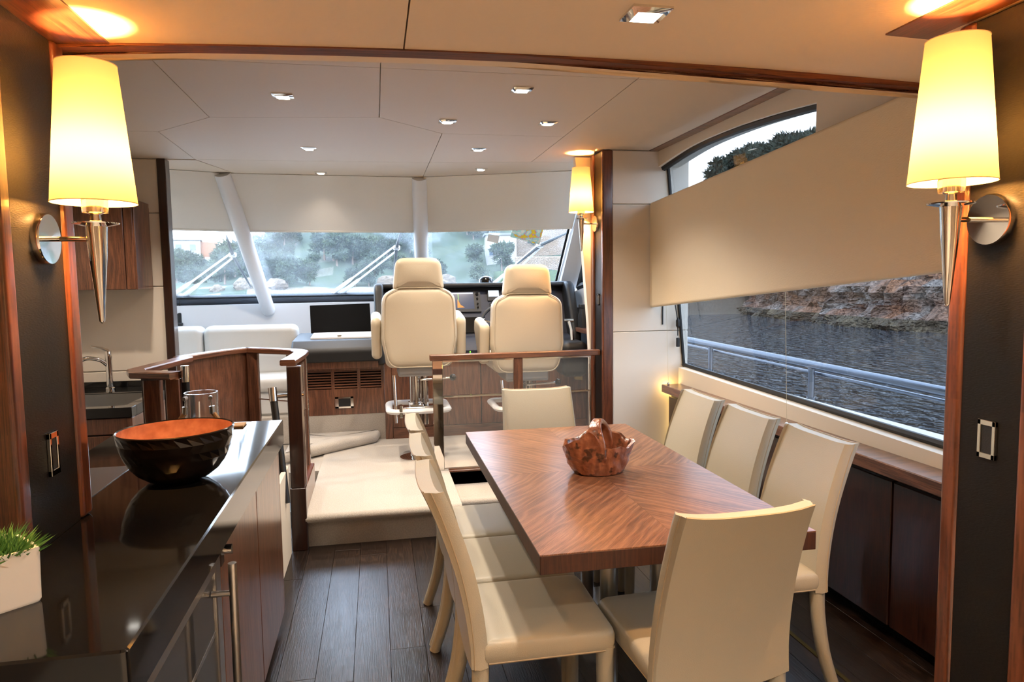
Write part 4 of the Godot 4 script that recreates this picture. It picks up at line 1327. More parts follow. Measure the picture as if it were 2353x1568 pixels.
	part("rim", mb().tube(rim, 0.016, 10, false), M.black_vinyl, sw)
	for a in [0.35, PI - 0.35, PI * 1.5]:
		part("spoke", mb().tube([c, c + tb * V(0.19 * cos(a), 0.19 * sin(a), 0)], [0.022, 0.012], 8, true, 0.5), M.chrome, sw)
	part("hub", mb().lathe([Vector2(0.001, 0.03), Vector2(0.04, 0.02), Vector2(0.05, 0.0), Vector2(0.04, -0.14), Vector2(0.001, -0.15)], c, 18, tb * Basis(Vector3.RIGHT, PI / 2)), M.black_vinyl, sw)
	single("compass", mb().lathe([Vector2(0.065, 0.0), Vector2(0.062, 0.03), Vector2(0.045, 0.052), Vector2(0.001, 0.062)], V(0.99, 1.494, -6.35), 20), M.black_gloss, "round black compass on top of the helm dash", "compass")
	# throttle pod and starboard side shelf
	var tp := thing("throttle_control", "chrome throttle lever on a black pod beside the starboard helm seat", "throttle", V(1.62, 0.85, -5.72))
	part("pod", mb().soft(V(1.5, 0.7, -5.86), V(1.72, 1.0, -5.55), 0.06), M.black_vinyl, tp)
	part("lever", mb().tube([V(1.62, 1.0, -5.7), V(1.615, 1.09, -5.72), V(1.6, 1.16, -5.74)], [0.018, 0.014, 0.016], 10), M.chrome, tp)
	part("grip", mb().cyl(V(1.56, 1.165, -5.74), V(1.64, 1.165, -5.74), 0.016), M.chrome, tp)
	struct("wall_helm_lower", mb().box(V(1.79, 0.2, -6.6), V(1.82, 1.1, -4.96), 0.004), M.walnut)
	var sh := struct("trim_9", mb().box(V(1.69, 1.06, -6.5), V(1.8, 1.1, -5.0), 0.004), M.walnut_cross)
	var vr := thing("vhf_radio", "black radio handset box on the side shelf at the helm", "radio", V(1.74, 1.1, -6.05))
	part("body", mb().box(V(1.70, 1.101, -6.12), V(1.79, 1.26, -6.03), 0.008), M.black_vinyl, vr)
	part("cord", mb().tube(spline([V(1.71, 1.12, -6.03), V(1.68, 1.04, -6.0), V(1.69, 0.97, -5.98)]), 0.005, 6), M.cable_black, vr)
	var bi := thing("binoculars", "black binoculars standing on the side shelf at the helm", "binoculars", V(1.74, 1.1, -5.78))
	for z in [-5.82, -5.755]:
		part("barrel", mb().lathe([Vector2(0.034, 0), Vector2(0.034, 0.1), Vector2(0.022, 0.14), Vector2(0.022, 0.165), Vector2(0.028, 0.17), Vector2(0.028, 0.195), Vector2(0.001, 0.2)], V(1.74, 1.1, z), 14), M.black_vinyl, bi)
	part("hinge", mb().box(V(1.73, 1.15, -5.82), V(1.75, 1.22, -5.755)), M.steel, bi)
	# cream lining panel on the forward side of the partition
	struct("wall_lining", mb().prism(poly2([Vector2(1.44, 2.39), Vector2(1.475, 2.0), Vector2(1.505, 1.6), Vector2(1.535, 1.2), Vector2(1.55, 0.9), Vector2(1.555, 0.2), Vector2(1.78, 0.2), Vector2(1.78, 2.39)]), V(0, 0, -5.02), V(1, 0, 0), V(0, 1, 0), V(0, 0, 0.06)), M.lining)
	var ya := thing("foam_float", "yellow foam float with black clip hanging on the walnut by the helm", "float", V(1.72, 0.64, -5.83))
	part("foam", mb().hexa([V(1.68, 0.645, -5.854), V(1.74, 0.64, -5.854), V(1.74, 0.64, -5.81), V(1.68, 0.645, -5.81), V(1.69, 0.84, -5.854), V(1.75, 0.84, -5.854), V(1.75, 0.84, -5.81), V(1.69, 0.84, -5.81)]), M.yellow_foam, ya)
	part("clip", mb().box(V(1.7, 0.83, -5.854), V(1.745, 0.865, -5.8), 0.005), M.black_vinyl, ya)
	# hand-held radios on the port ledge
	var rl := ["tall black handheld radio in its charger on the port ledge", "short black handheld radio in its charger on the port ledge"]
	for k in 2:
		var x := -1.73 - 0.07 * k
		var hr := thing("handheld_radio", rl[k], "radio", V(x, 1.15, -6.66), "handheld radios")
		part("charger", mb().box(V(x - 0.035, 1.148, -6.7), V(x + 0.035, 1.175, -6.62), 0.004), M.black_vinyl, hr)
		part("body", mb().soft(V(x - 0.026, 1.165, -6.68), V(x + 0.026, 1.265 - 0.03 * k, -6.645), 0.012, 2), M.black_vinyl, hr)
		part("aerial", mb().cyl(V(x + 0.014, 1.25 - 0.03 * k, -6.665), V(x + 0.014, 1.39, -6.665), 0.006, 0.004, 8), M.black_vinyl, hr)

	helm_seat("white helm seat with pedestal in front of the chart display", V(0.3, 0.2, -5.08), 0.0, 0.0, true)
	helm_seat("white helm seat in front of the steering wheel, behind the glass rail", V(1.08, 0.2, -4.99), 0.0, -0.055, false)

func helm_seat(label: String, at: Vector3, turn: float, dy: float, both: bool) -> void:
	var t := thing("helm_chair", label, "chair", Vector3.ZERO, "helm chairs")
	var y := 0.69 + dy   # bottom of the back above the deck
	var back := rpoly([Vector2(-0.235, y), Vector2(-0.275, y + 0.2), Vector2(-0.262, y + 0.53), Vector2(-0.15, y + 0.585), Vector2(0.15, y + 0.585), Vector2(0.262, y + 0.53), Vector2(0.275, y + 0.2), Vector2(0.235, y)], [0.1, 0.2, 0.1, 0.06, 0.06, 0.1, 0.2, 0.1], 6)
	part("backrest", mb().pillow(dense(back, 0.04), V(0, 0, -0.13), V(1, 0, 0), V(0, 1, 0.03), V(0, 0, 0.14), 0.055, 6, 0.012), M.helm_leather, t)
	var sm := []
	for p in back:
		sm.append(V(p.x * 0.93, 0.02 + p.y * 0.978, 0.001 + p.y * 0.03))
	sm.append(sm[0])
	part("piping", mb().tube(sm, 0.004, 5, false), M.helm_leather, t)
	var head := rpoly([Vector2(-0.185, y + 0.56), Vector2(-0.16, y + 0.79), Vector2(0.16, y + 0.79), Vector2(0.185, y + 0.56)], [0.03, 0.075, 0.075, 0.03], 6)
	part("headrest", mb().pillow(dense(head, 0.03), V(0, 0, -0.11), V(1, 0, 0), V(0, 1, 0.03), V(0, 0, 0.115), 0.045, 6, 0.01), M.helm_leather, t)
	part("seat_cushion", mb().soft(V(-0.25, y - 0.01, -0.52), V(0.25, y + 0.13, -0.03), 0.06), M.helm_leather, t)
	for s in [-1.0, 1.0]:
		if s > 0 and not both: continue
		var arm := rpoly([Vector2(-0.06, y + 0.07), Vector2(-0.02, y + 0.36), Vector2(-0.36, y + 0.4), Vector2(-0.4, y + 0.3), Vector2(-0.16, y + 0.05)], [0.03, 0.06, 0.05, 0.05, 0.05], 5)
		part("armrest", mb().pillow(arm, V(0.27 * s, 0, 0), V(0, 0, 1), V(0, 1, 0), V(0.075 * s, 0, 0), 0.034, 5), M.helm_leather, t)
	part("mount", mb().box(V(-0.16, y - 0.07, -0.36), V(0.16, y + 0.005, -0.02), 0.01), M.grey_metal, t)
	part("pole", mb().cyl(V(-0.03, 0.0, -0.12), V(-0.03, y - 0.06, -0.12), 0.05, -1, 20), M.chrome, t)
	part("guide_tube", mb().cyl(V(0.04, 0.25, -0.1), V(0.04, y - 0.06, -0.1), 0.022, -1, 12), M.chrome, t)
	part("guide_tube", mb().cyl(V(-0.18, 0.29, 0.02), V(-0.19, y - 0.06, -0.05), 0.012, -1, 10), M.chrome, t)
	part("base_plate", mb().lathe([Vector2(0.13, 0.0), Vector2(0.13, 0.006), Vector2(0.11, 0.012), Vector2(0.055, 0.014), Vector2(0.05, 0.03), Vector2(0.001, 0.03)], V(-0.03, 0, -0.12), 28), M.chrome, t)
	var fr := []
	for p in rpoly([Vector2(-0.23, 0.02), Vector2(0.2, 0.02), Vector2(0.2, -0.4), Vector2(-0.23, -0.4)], 0.07, 6):
		fr.append(V(p.x, 0.37, p.y))
	fr.append(fr[0])
	var f := part("footrest", mb().tube(fr, 0.026, 10, false, 0.75), M.white_gel, t)
	part("clamp", mb().box(V(-0.16, 0.33, -0.02), V(-0.135, 0.42, 0.045), 0.004), M.chrome, f)
	part("clamp", mb().box(V(-0.08, 0.345, -0.06), V(0.02, 0.405, -0.04), 0.004), M.chrome, f)
	part("clamp", mb().cyl(V(-0.15, 0.385, 0.0), V(0.13, 0.385, -0.05), 0.014), M.chrome, f)
	part("clamp", mb().box(V(0.09, 0.33, -0.02), V(0.115, 0.42, 0.045), 0.004), M.chrome, f)
	part("clamp", mb().cyl(V(-0.03, 0.36, -0.12), V(-0.03, 0.42, -0.12), 0.06), M.chrome, f)
	var l := part("lever", mb().cyl(V(0.0, y - 0.1, -0.05), V(0.24, y - 0.09, -0.05), 0.008), M.chrome, t)
	part("knob", mb().soft(V(0.215, y - 0.115, -0.075), V(0.265, y - 0.065, -0.025), 0.025), M.black_gloss, l)
	t.position = at; t.rotation.y = turn

func helm_rail() -> void:
	var z := -4.78
	var t := thing("glass_rail", "walnut topped glass balustrade with polished post beside the helm seats", "balustrade", V(0.95, 0.2, z))
	part("handrail", mb().box(V(0.345, 0.968, z - 0.035), V(1.56, 1.008, z + 0.03), 0.005), M.walnut_cross, t)
	part("mirror_post", mb().box(V(0.362, 0.2, z - 0.012), V(0.432, 0.968, z + 0.012), 0.003), M.mirror, t)
	part("post", mb().box(V(0.93, 0.2, z - 0.02), V(0.993, 0.968, z + 0.02), 0.004), M.walnut, t)
	part("end_post", mb().box(V(1.484, 0.2, z - 0.008), V(1.496, 0.968, z + 0.008), 0.002), M.chrome, t)
	part("chrome_rail", mb().box(V(0.432, 0.955, z - 0.01), V(1.49, 0.968, z + 0.01), 0.002), M.chrome, t)
	part("chrome_rail", mb().box(V(0.432, 0.708, z - 0.006), V(1.49, 0.722, z + 0.008), 0.002), M.chrome, t)
	part("chrome_rail", mb().box(V(0.432, 0.2, z - 0.008), V(1.49, 0.212, z + 0.012), 0.002), M.chrome, t)
	part("base_board", mb().box(V(0.46, 0.19, z - 0.03), V(1.55, 0.203, z + 0.04), 0.003), M.walnut_red, t)
	for x in [[0.433, 0.929], [0.994, 1.483]]:
		part("glass", mb().box(V(x[0], 0.724, z - 0.003), V(x[1], 0.954, z + 0.003)), M.clear_glass, t)
		part("glass", mb().box(V(x[0], 0.213, z - 0.003), V(x[1], 0.706, z + 0.003)), M.clear_glass, t)

# ------------------------------------------------------------------ lamps
func sconce(label: String, wall: Vector3, n: float, power: float) -> void:
	# wall = middle of the plate on the wall, n = +1 or -1 along x
	var t := thing("wall_lamp", label, "lamp", wall, "wall lamps with tapered shades")
	var c := wall + V(0.115 * n, 0, 0)
	var side := Basis(Vector3.BACK, -PI / 2 * n)
	part("wall_plate", mb().lathe([Vector2(0.058, 0.0), Vector2(0.0585, 0.012), Vector2(0.056, 0.018), Vector2(0.001, 0.019)], wall, 36, side), M.chrome, t)
	part("arm", mb().tube([wall + V(0.015 * n, 0, 0), c], 0.006, 10), M.chrome, t)
	part("stem", mb().lathe([Vector2(0.0015, -0.195), Vector2(0.006, -0.19), Vector2(0.012, -0.12), Vector2(0.019, -0.04), Vector2(0.023, 0.03)], c, 20), M.chrome, t)
	part("drip_tray", mb().lathe([Vector2(0.022, 0.028), Vector2(0.048, 0.034), Vector2(0.049, 0.037), Vector2(0.02, 0.037), Vector2(0.012, 0.042), Vector2(0.011, 0.056), Vector2(0.02, 0.06)], c, 28), M.chrome, t)
	part("glass_collar", mb().lathe([Vector2(0.012, 0.058), Vector2(0.027, 0.06), Vector2(0.028, 0.088), Vector2(0.026, 0.092), Vector2(0.012, 0.092)], c, 24), M.solid_glass, t)
	part("lamp_holder", mb().lathe([Vector2(0.012, 0.056), Vector2(0.012, 0.11), Vector2(0.018, 0.115), Vector2(0.018, 0.15), Vector2(0.001, 0.152)], c, 16), M.chrome, t)
	var rows := []
	for k in 2:
		var row := []
		for j in 49:
			var a := TAU * j / 48
			var r := 0.0885 if k == 0 else 0.062
			row.append(c + V(r * cos(a), 0.082 if k == 0 else 0.392, r * sin(a)))
		rows.append(row)
	part("lamp_shade", mb().sheet(rows), M.lamp_shade, t)
	var r0 := []
	var r1 := []
	for j in 49:
		var a := TAU * j / 48
		r0.append(c + V(0.0885 * cos(a), 0.082, 0.0885 * sin(a))); r1.append(c + V(0.062 * cos(a), 0.392, 0.062 * sin(a)))
	part("shade_rim", mb().tube(r0, 0.0012, 5, false).tube(r1, 0.0012, 5, false), M.lamp_shade, t)
	part("bulb", mb().soft(c + V(-0.02, 0.15, -0.02), c + V(0.02, 0.23, 0.02), 0.02, 3), M.bulb_glow, t)
	var l := OmniLight3D.new()
	l.name = "lamp_light"; l.light_color = LAMP_WARM; l.light_energy = power; l.light_size = 0.045
	l.omni_range = 30; l.omni_attenuation = 2.0; l.shadow_enabled = true
	t.add_child(l, true)
	l.position = c + V(0, 0.19, 0) - wall

func downlight(label: String, at: Vector3, s: float, power: float, turn := 0.0) -> void:
	var t := thing("downlight", label, "ceiling light", at, "square ceiling downlights")
	var b := mb()
	var o := [V(-s, 0, -s), V(s, 0, -s), V(s, 0, s), V(-s, 0, s)]
	for i in 4:
		var j := (i + 1) % 4
		var a: Vector3 = o[i]; var d: Vector3 = o[j]
		var u := V(0, 0.016, 0)
		b.hexa([at + a + V(0, -0.003, 0), at + d + V(0, -0.003, 0), at + d * 0.62 + V(0, -0.009, 0), at + a * 0.62 + V(0, -0.009, 0), at + a + u, at + d + u, at + d * 0.55 + u, at + a * 0.55 + u])
	part("frame", b, M.chrome, t)
	part("lens", mb().soft(at + V(-s * 0.52, -0.012, -s * 0.52), at + V(s * 0.52, 0.012, s * 0.52), 0.006, 2), M.downlight_lens, t)
	var l := SpotLight3D.new()
	l.name = "downlight_beam"; l.light_color = SPOT_COLOR; l.light_energy = power; l.light_size = 0.03
	l.spot_angle = 62.0; l.spot_angle_attenuation = 0.7; l.spot_range = 30; l.spot_attenuation = 2.0; l.shadow_enabled = true
	t.add_child(l, true)
	l.position = V(0, -0.02, 0); l.rotation.x = -PI / 2
	t.rotation.y = turn

func lamps() -> void:
	sconce("wall lamp with tapered cream shade on the dark port panel, near the camera", V(-0.744, 1.611, -1.78), 1.0, SCONCE_POWER)
	sconce("wall lamp with tapered cream shade on the dark starboard panel, near the camera", V(1.387, 1.626, -1.372), -1.0, SCONCE_POWER)
	sconce("distant wall lamp with tapered cream shade beside the helm", V(1.562, 1.905, -4.84), -1.0, SCONCE_POWER)
	var S := [[-0.41, -3.57, "port downlight in the forward ceiling, nearest the camera"], [0.70, -3.30, "downlight above the dining table, nearest the camera"], [0.42, -3.99, "downlight above the far end of the table, port one of the pair"], [0.99, -3.96, "downlight above the far end of the table, starboard one of the pair"], [-0.41, -4.89, "port downlight in the forward ceiling, second from the camera"], [0.71, -4.79, "downlight above the helm seats, nearer the camera"], [-0.41, -5.93, "port downlight closest to the windscreen"], [0.85, -5.62, "starboard downlight closest to the windscreen"]]
	for s in S:
		downlight(s[2], V(s[0], 2.4, s[1]), 0.048, SPOT_POWER)
	downlight("large looking downlight in the lower ceiling close to the camera", V(0.63, 2.112, -1.58), 0.048, SPOT_POWER)
	sconce("added wall lamp with tapered cream shade on the port wall, unseen behind the camera", V(-0.82, 1.62, 0.5), 1.0, SCONCE_POWER * 1.6)  # unseen lamp, added to warm the aft ceiling
	sconce("added wall lamp with tapered cream shade on the starboard wall, unseen behind the camera", V(1.97, 1.62, 0.3), -1.0, SCONCE_POWER * 1.6)  # its unseen starboard twin, added for the same warm fill
	downlight("downlight in the galley ceiling behind the port wall lamp", V(-1.5, 2.4, -4.44), 0.048, SPOT_POWER)
	var A := [[-0.2, -0.1, "added port downlight in the aft ceiling, unseen just behind the camera"], [0.9, -0.1, "added starboard downlight in the aft ceiling, unseen just behind the camera"], [-0.2, 1.2, "added port downlight in the aft ceiling, unseen far behind the camera"], [0.9, 1.2, "added starboard downlight in the aft ceiling, unseen far behind the camera"]]
	for a in A:
		downlight(a[2], V(a[0], arch(a[0]) - 0.002, a[1]), 0.048, SPOT_POWER * 1.5)  # unseen downlights, added as fill for chair backs and aft ceiling

# ------------------------------------------------------------------ things on table and island
func table_things() -> void:
	# basket carved from a root, with a broad handle
	var at := V(0.838, 0.75, -2.585)
	var t := thing("root_basket", "carved root wood basket with arched handle in the middle of the table", "basket", at)
	var n := 40
	var fn := FastNoiseLite.new(); fn.seed = 5; fn.frequency = 2.2
	var outer := []
	var inner := []
	for k in 9:
		var u := k / 8.0
		var ro := []
		var ri := []
		for j in n:
			var a := TAU * j / n
			var wob := fn.get_noise_3d(cos(a) * 1.4, u * 0.9, sin(a) * 1.4)
			var rx := lerpf(0.098, 0.145, pow(u, 0.7)) * (1.0 + 0.10 * wob)
			var rz := lerpf(0.075, 0.1, pow(u, 0.7)) * (1.0 + 0.10 * wob)
			var rim := 0.012 * sin(a * 3.0 + 1.0) + 0.012 * fn.get_noise_2d(cos(a) * 3.0, sin(a) * 3.0 + 7.0) + 0.008 * sin(a * 7.0)
			# the wall rises towards the handle, fore and aft
			rim += 0.045 * pow(absf(sin(a - 0.49)), 8.0)
			var y := 0.004 + u * (0.112 + rim)
			ro.append(at + V(rx * cos(a), y, rz * sin(a)))
			ri.append(at + V((rx - 0.012 - 0.01 * (1 - u)) * cos(a), maxf(y, 0.022) - 0.002 * u, (rz - 0.012 - 0.01 * (1 - u)) * sin(a)))
		outer.append(ro); inner.append(ri)
	var rings := outer.duplicate()
	for k in range(8, -1, -1):
		rings.append(inner[k])
	part("bowl", mb().loft(rings), M.root_wood, t, "", 60.0)
	var hr := []
	for k in 17:
		var a := PI * k / 16.0
		var z := cos(a)
		var w := 0.02 + 0.03 * pow(absf(z), 3.0)
		var root_in := 1.0 - 0.16 * pow(absf(z), 6.0)
		var c := at + V(-0.004 + 0.045 * z * root_in, 0.075 + 0.125 * pow(sin(a), 0.7), -0.085 * z * root_in)
		var nr := V(0.5 * z, sin(a), -0.9 * z).normalized()
		var ring := []
		for p in rpoly([Vector2(-w, -0.011), Vector2(w, -0.011), Vector2(w, 0.011), Vector2(-w, 0.011)], 0.009, 3):
			ring.append(c + V(p.x * 0.88, 0, p.x * 0.47) + nr * p.y * (1.0 + 0.25 * fn.get_noise_2d(k * 0.5, p.x * 20)))
		hr.append(ring)
	part("handle", mb().loft(hr), M.root_wood, t, "", 60.0)

	# lacquer bowl, hammered outside, copper inside
	at = V(-0.60, 0.92, -2.22)
	var b := thing("lacquer_bowl", "large black hammered bowl with copper coloured inside on the worktop", "bowl", at)
	var prof := [Vector2(0.05752, 0), Vector2(0.0885, 0.0108), Vector2(0.1133, 0.0288), Vector2(0.131, 0.0504), Vector2(0.1443, 0.0756), Vector2(0.1531, 0.1008), Vector2(0.1593, 0.126), Vector2(0.1628, 0.1494)]
	var o := []
	for k in prof.size():
		var ring := []
		for j in 30:
			var a := TAU * (j + 0.5 * (k % 2)) / 30
			ring.append(at + V(prof[k].x * cos(a), prof[k].y, prof[k].x * sin(a) * 0.97))
		o.append(ring)
	var ob := mb()
	ob.loft(o, false)
	part("shell", ob, M.black_lacquer, b, "hammered black outside", 8.0)
	var lin := [Vector2(0.1628, 0.1494), Vector2(0.1642, 0.1548), Vector2(0.1611, 0.1575), Vector2(0.1575, 0.1548)]
	var rr := []
	for p in lin:
		var ring := []
		for j in 60:
			ring.append(at + V(p.x * cos(TAU * j / 60), p.y, p.x * sin(TAU * j / 60) * 0.97))
		rr.append(ring)
	part("rim", mb().loft(rr, false), M.black_lacquer, b)
	var inn := []
	for p in [Vector2(0.1575, 0.1548), Vector2(0.154, 0.1305), Vector2(0.1478, 0.1035), Vector2(0.1381, 0.0783), Vector2(0.1239, 0.054), Vector2(0.1044, 0.0333), Vector2(0.0708, 0.018), Vector2(0.000885, 0.0126)]:
		var ring := []
		for j in 60:
			var a := TAU * j / 60
			ring.append(at + V(p.x * cos(a), p.y, p.x * sin(a) * 0.97))
		inn.append(ring)
	part("lining", mb().loft(inn, false), M.copper_lacquer, b, "copper coloured inside")
	b.rotation.z = deg_to_rad(0.6)

	# glass lantern with rope handles
	at = V(-0.71, 0.92, -3.0)
	var g := thing("glass_lantern", "clear glass lantern with rope handles at the far end of the worktop", "lantern", at)
	part("glass", mb().lathe([Vector2(0.001, 0.0), Vector2(0.062, 0.0), Vector2(0.064, 0.004), Vector2(0.064, 0.15), Vector2(0.0605, 0.15), Vector2(0.0605, 0.008), Vector2(0.001, 0.008)], at, 40), M.solid_glass, g)
	for s in [-1.0, 1.0]:
		var r := part("rope", mb().tube(spline([at + V(0.052 * s, 0.075, 0.05), at + V(0.075 * s, 0.04, 0.055), at + V(0.085 * s, 0.006, 0.05)]), 0.01, 8), M.rope, g)
		part("rope_clip", mb().cyl(at + V(0.052 * s, 0.07, 0.05), at + V(0.05 * s, 0.1, 0.05), 0.0115, -1, 12).cyl(at + V(0.05 * s, 0.1, 0.05), at + V(0.047 * s, 0.135, 0.05), 0.003, -1, 6).cyl(at + V(0.045 * s, 0.135, 0.043), at + V(0.05 * s, 0.135, 0.07), 0.008, -1, 10), M.steel, r)
	single("candle", mb().lathe([Vector2(0.001, 0.0), Vector2(0.03, 0.0), Vector2(0.031, 0.018), Vector2(0.022, 0.024), Vector2(0.001, 0.024)], at + V(0.008, 0.0085, 0.0), 20), M.pebble, "stubby pale candle standing inside the glass lantern", "candle")
	single("wooden_coaster", mb().box(V(-0.62, 0.92, -3.06), V(-0.55, 0.928, -2.98), 0.002), M.rope, "thin pale wooden coaster beside the glass lantern", "coaster")

	# square planter with grass
	at = V(-0.715, 0.92, -1.405)
	var p := thing("square_planter", "white square planter with short green grass on the worktop", "planter", at)
	var h := 0.066
	var w := []
	for k in [[0.0, 0.93], [0.006, 0.97], [0.1, 1.0], [0.104, 0.99], [0.104, 0.9], [0.085, 0.88], [0.084, 0.1]]:
		var ring := []
		for q in rpoly([Vector2(-h, -h), Vector2(h, -h), Vector2(h, h), Vector2(-h, h)], 0.01, 3):
			ring.append(at + V(q.x * k[1], k[0], q.y * k[1]))
		w.append(ring)
	part("pot", mb().loft(w), M.porcelain, p)
	var gr := mb(); gr.tinted = true
	for i in 900:
		var q := at + V(rng.randf_range(-0.052, 0.052), 0.086, rng.randf_range(-0.052, 0.052))
		var lean := V(rng.randf_range(-0.03, 0.03), rng.randf_range(0.018, 0.04), rng.randf_range(-0.03, 0.03)) + (q - at) * V(0.35, 0, 0.35)
		var sd := lean.cross(V(rng.randf() - 0.5, 0.1, rng.randf() - 0.5)).normalized() * 0.0017
		gr.c = Color(0.05, 0.16, 0.03).lerp(Color(0.14, 0.33, 0.07), rng.randf())
		gr.t(q - sd, q + sd, q + lean * 0.6 + sd); gr.t(q - sd, q + lean * 0.6 + sd, q + lean * 0.6 - sd); gr.t(q + lean * 0.6 - sd, q + lean * 0.6 + sd, q + lean)
	var go := part("grass", gr, M.grass_green, p)
	go.set_meta("kind", "stuff")
	p.rotation.y = deg_to_rad(42)

func side_things() -> void:
	# screen reflections in the starboard windscreen pane, painted on added sheets
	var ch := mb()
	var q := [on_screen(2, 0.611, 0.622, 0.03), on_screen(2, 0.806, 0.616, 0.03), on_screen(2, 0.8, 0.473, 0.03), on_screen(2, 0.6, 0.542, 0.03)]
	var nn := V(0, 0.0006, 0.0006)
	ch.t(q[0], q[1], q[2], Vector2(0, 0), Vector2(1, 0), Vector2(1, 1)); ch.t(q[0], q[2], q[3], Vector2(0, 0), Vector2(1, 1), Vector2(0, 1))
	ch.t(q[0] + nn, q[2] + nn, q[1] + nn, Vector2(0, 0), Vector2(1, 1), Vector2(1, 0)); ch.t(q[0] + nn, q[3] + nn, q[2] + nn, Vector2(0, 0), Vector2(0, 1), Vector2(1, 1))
	single("chart_reflection", ch, M.chart_reflection, "pastel chart screen reflection painted on a sheet at the starboard windscreen pane", "chart")
	var s := mb()
	s.hexa([on_screen(2, 0.455, 0.57, 0.03), on_screen(2, 0.53, 0.555, 0.03), on_screen(2, 0.525, 0.49, 0.03), on_screen(2, 0.45, 0.515, 0.03), on_screen(2, 0.455, 0.57, 0.031), on_screen(2, 0.53, 0.555, 0.031), on_screen(2, 0.525, 0.49, 0.031), on_screen(2, 0.45, 0.515, 0.031)])
	single("pale_reflection", s, M.painted_reflection, "small white screen reflection painted as a card on the starboard windscreen pane", "painted_reflection")

# ------------------------------------------------------------------ outside
var land := FastNoiseLite.new()

func shore_z(x: float) -> float:
	return -57.0 - 5.0 * sin(x * 0.07 + 0.6) - 2.0 * sin(x * 0.23)

func hill_y(x: float, z: float) -> float:
	var d := shore_z(x) - z
	var a := 2.2 + 11.5 * smoothstep(-19.0, -4.0, x)
	return -1.9 + 3.0 * smoothstep(0.0, 5.0, d + 1.5 * land.get_noise_2d(x * 3, z * 3)) + a * smoothstep(3.0, 52.0, d) + 1.2 * land.get_noise_2d(x * 0.9, z * 0.9) * smoothstep(2.0, 12.0, d)

func blob(b: MB, c: Vector3, r: Vector3, sd: float, n := 9) -> void:
	var rings := []
	for k in n + 1:
		var th := PI * k / n
		var ring := []
		for j in n + 3:
			var a := TAU * j / (n + 3)
			var d := V(sin(th) * cos(a), cos(th), sin(th) * sin(a))
			var s := 1.0 + 0.42 * land.get_noise_3d(d.x * 38 + sd * 50, d.y * 38, d.z * 38 + sd * 20)
			ring.append(c + d * r * s)
		rings.append(ring)
	b.loft(rings, false)

func make_tree(n: String, label: String, tone: Color, tone2: Color, sd: int, lumps: int, tall: float, group: String) -> Node3D:
	var t := thing(n, label, "tree", Vector3.ZERO, group)
	rng.seed = 100 + sd
	part("trunk", mb().tube([V(0, -0.5, 0), V(0.1, 1.0, 0.05), V(0.15, tall * 0.5, 0)], [0.16, 0.12, 0.08], 7), M.trunk, t)
	var b := mb(); b.tinted = true
	for i in lumps:
		var tc := tone.lerp(tone2, rng.randf())
		var a := rng.randf() * TAU
		var rr := rng.randf_range(0.15, 1.0) * tall * 0.3
		var c := V(cos(a) * rr, tall * rng.randf_range(0.42, 0.86) - rr * 0.25, sin(a) * rr)
		var s := rng.randf_range(0.11, 0.2) * tall
		for j in 110:   # tufts of leaves
			var d := V(rng.randfn(), rng.randfn(), rng.randfn()).normalized()
			var p := c + d * V(1.3, 1.0, 1.3) * s * rng.randf_range(0.55, 1.05)
			var u := V(rng.randfn(), rng.randfn(), rng.randfn()).normalized()
			var w := u.cross(d + V(0.01, 0, 0)).normalized() * rng.randf_range(0.05, 0.1) * tall * 0.45
			u *= rng.randf_range(0.05, 0.1) * tall * 0.45
			b.c = tc.lerp(tone2 if rng.randf() < 0.5 else tone, 0.5)
			b.t(p - u - w, p + u - w, p + w * 1.2)
			b.t(p - w, p + u, p + w * 0.6 + d * 0.1 * tall)
	part("crown", b, M.foliage, t, "", 5.0)
	return t

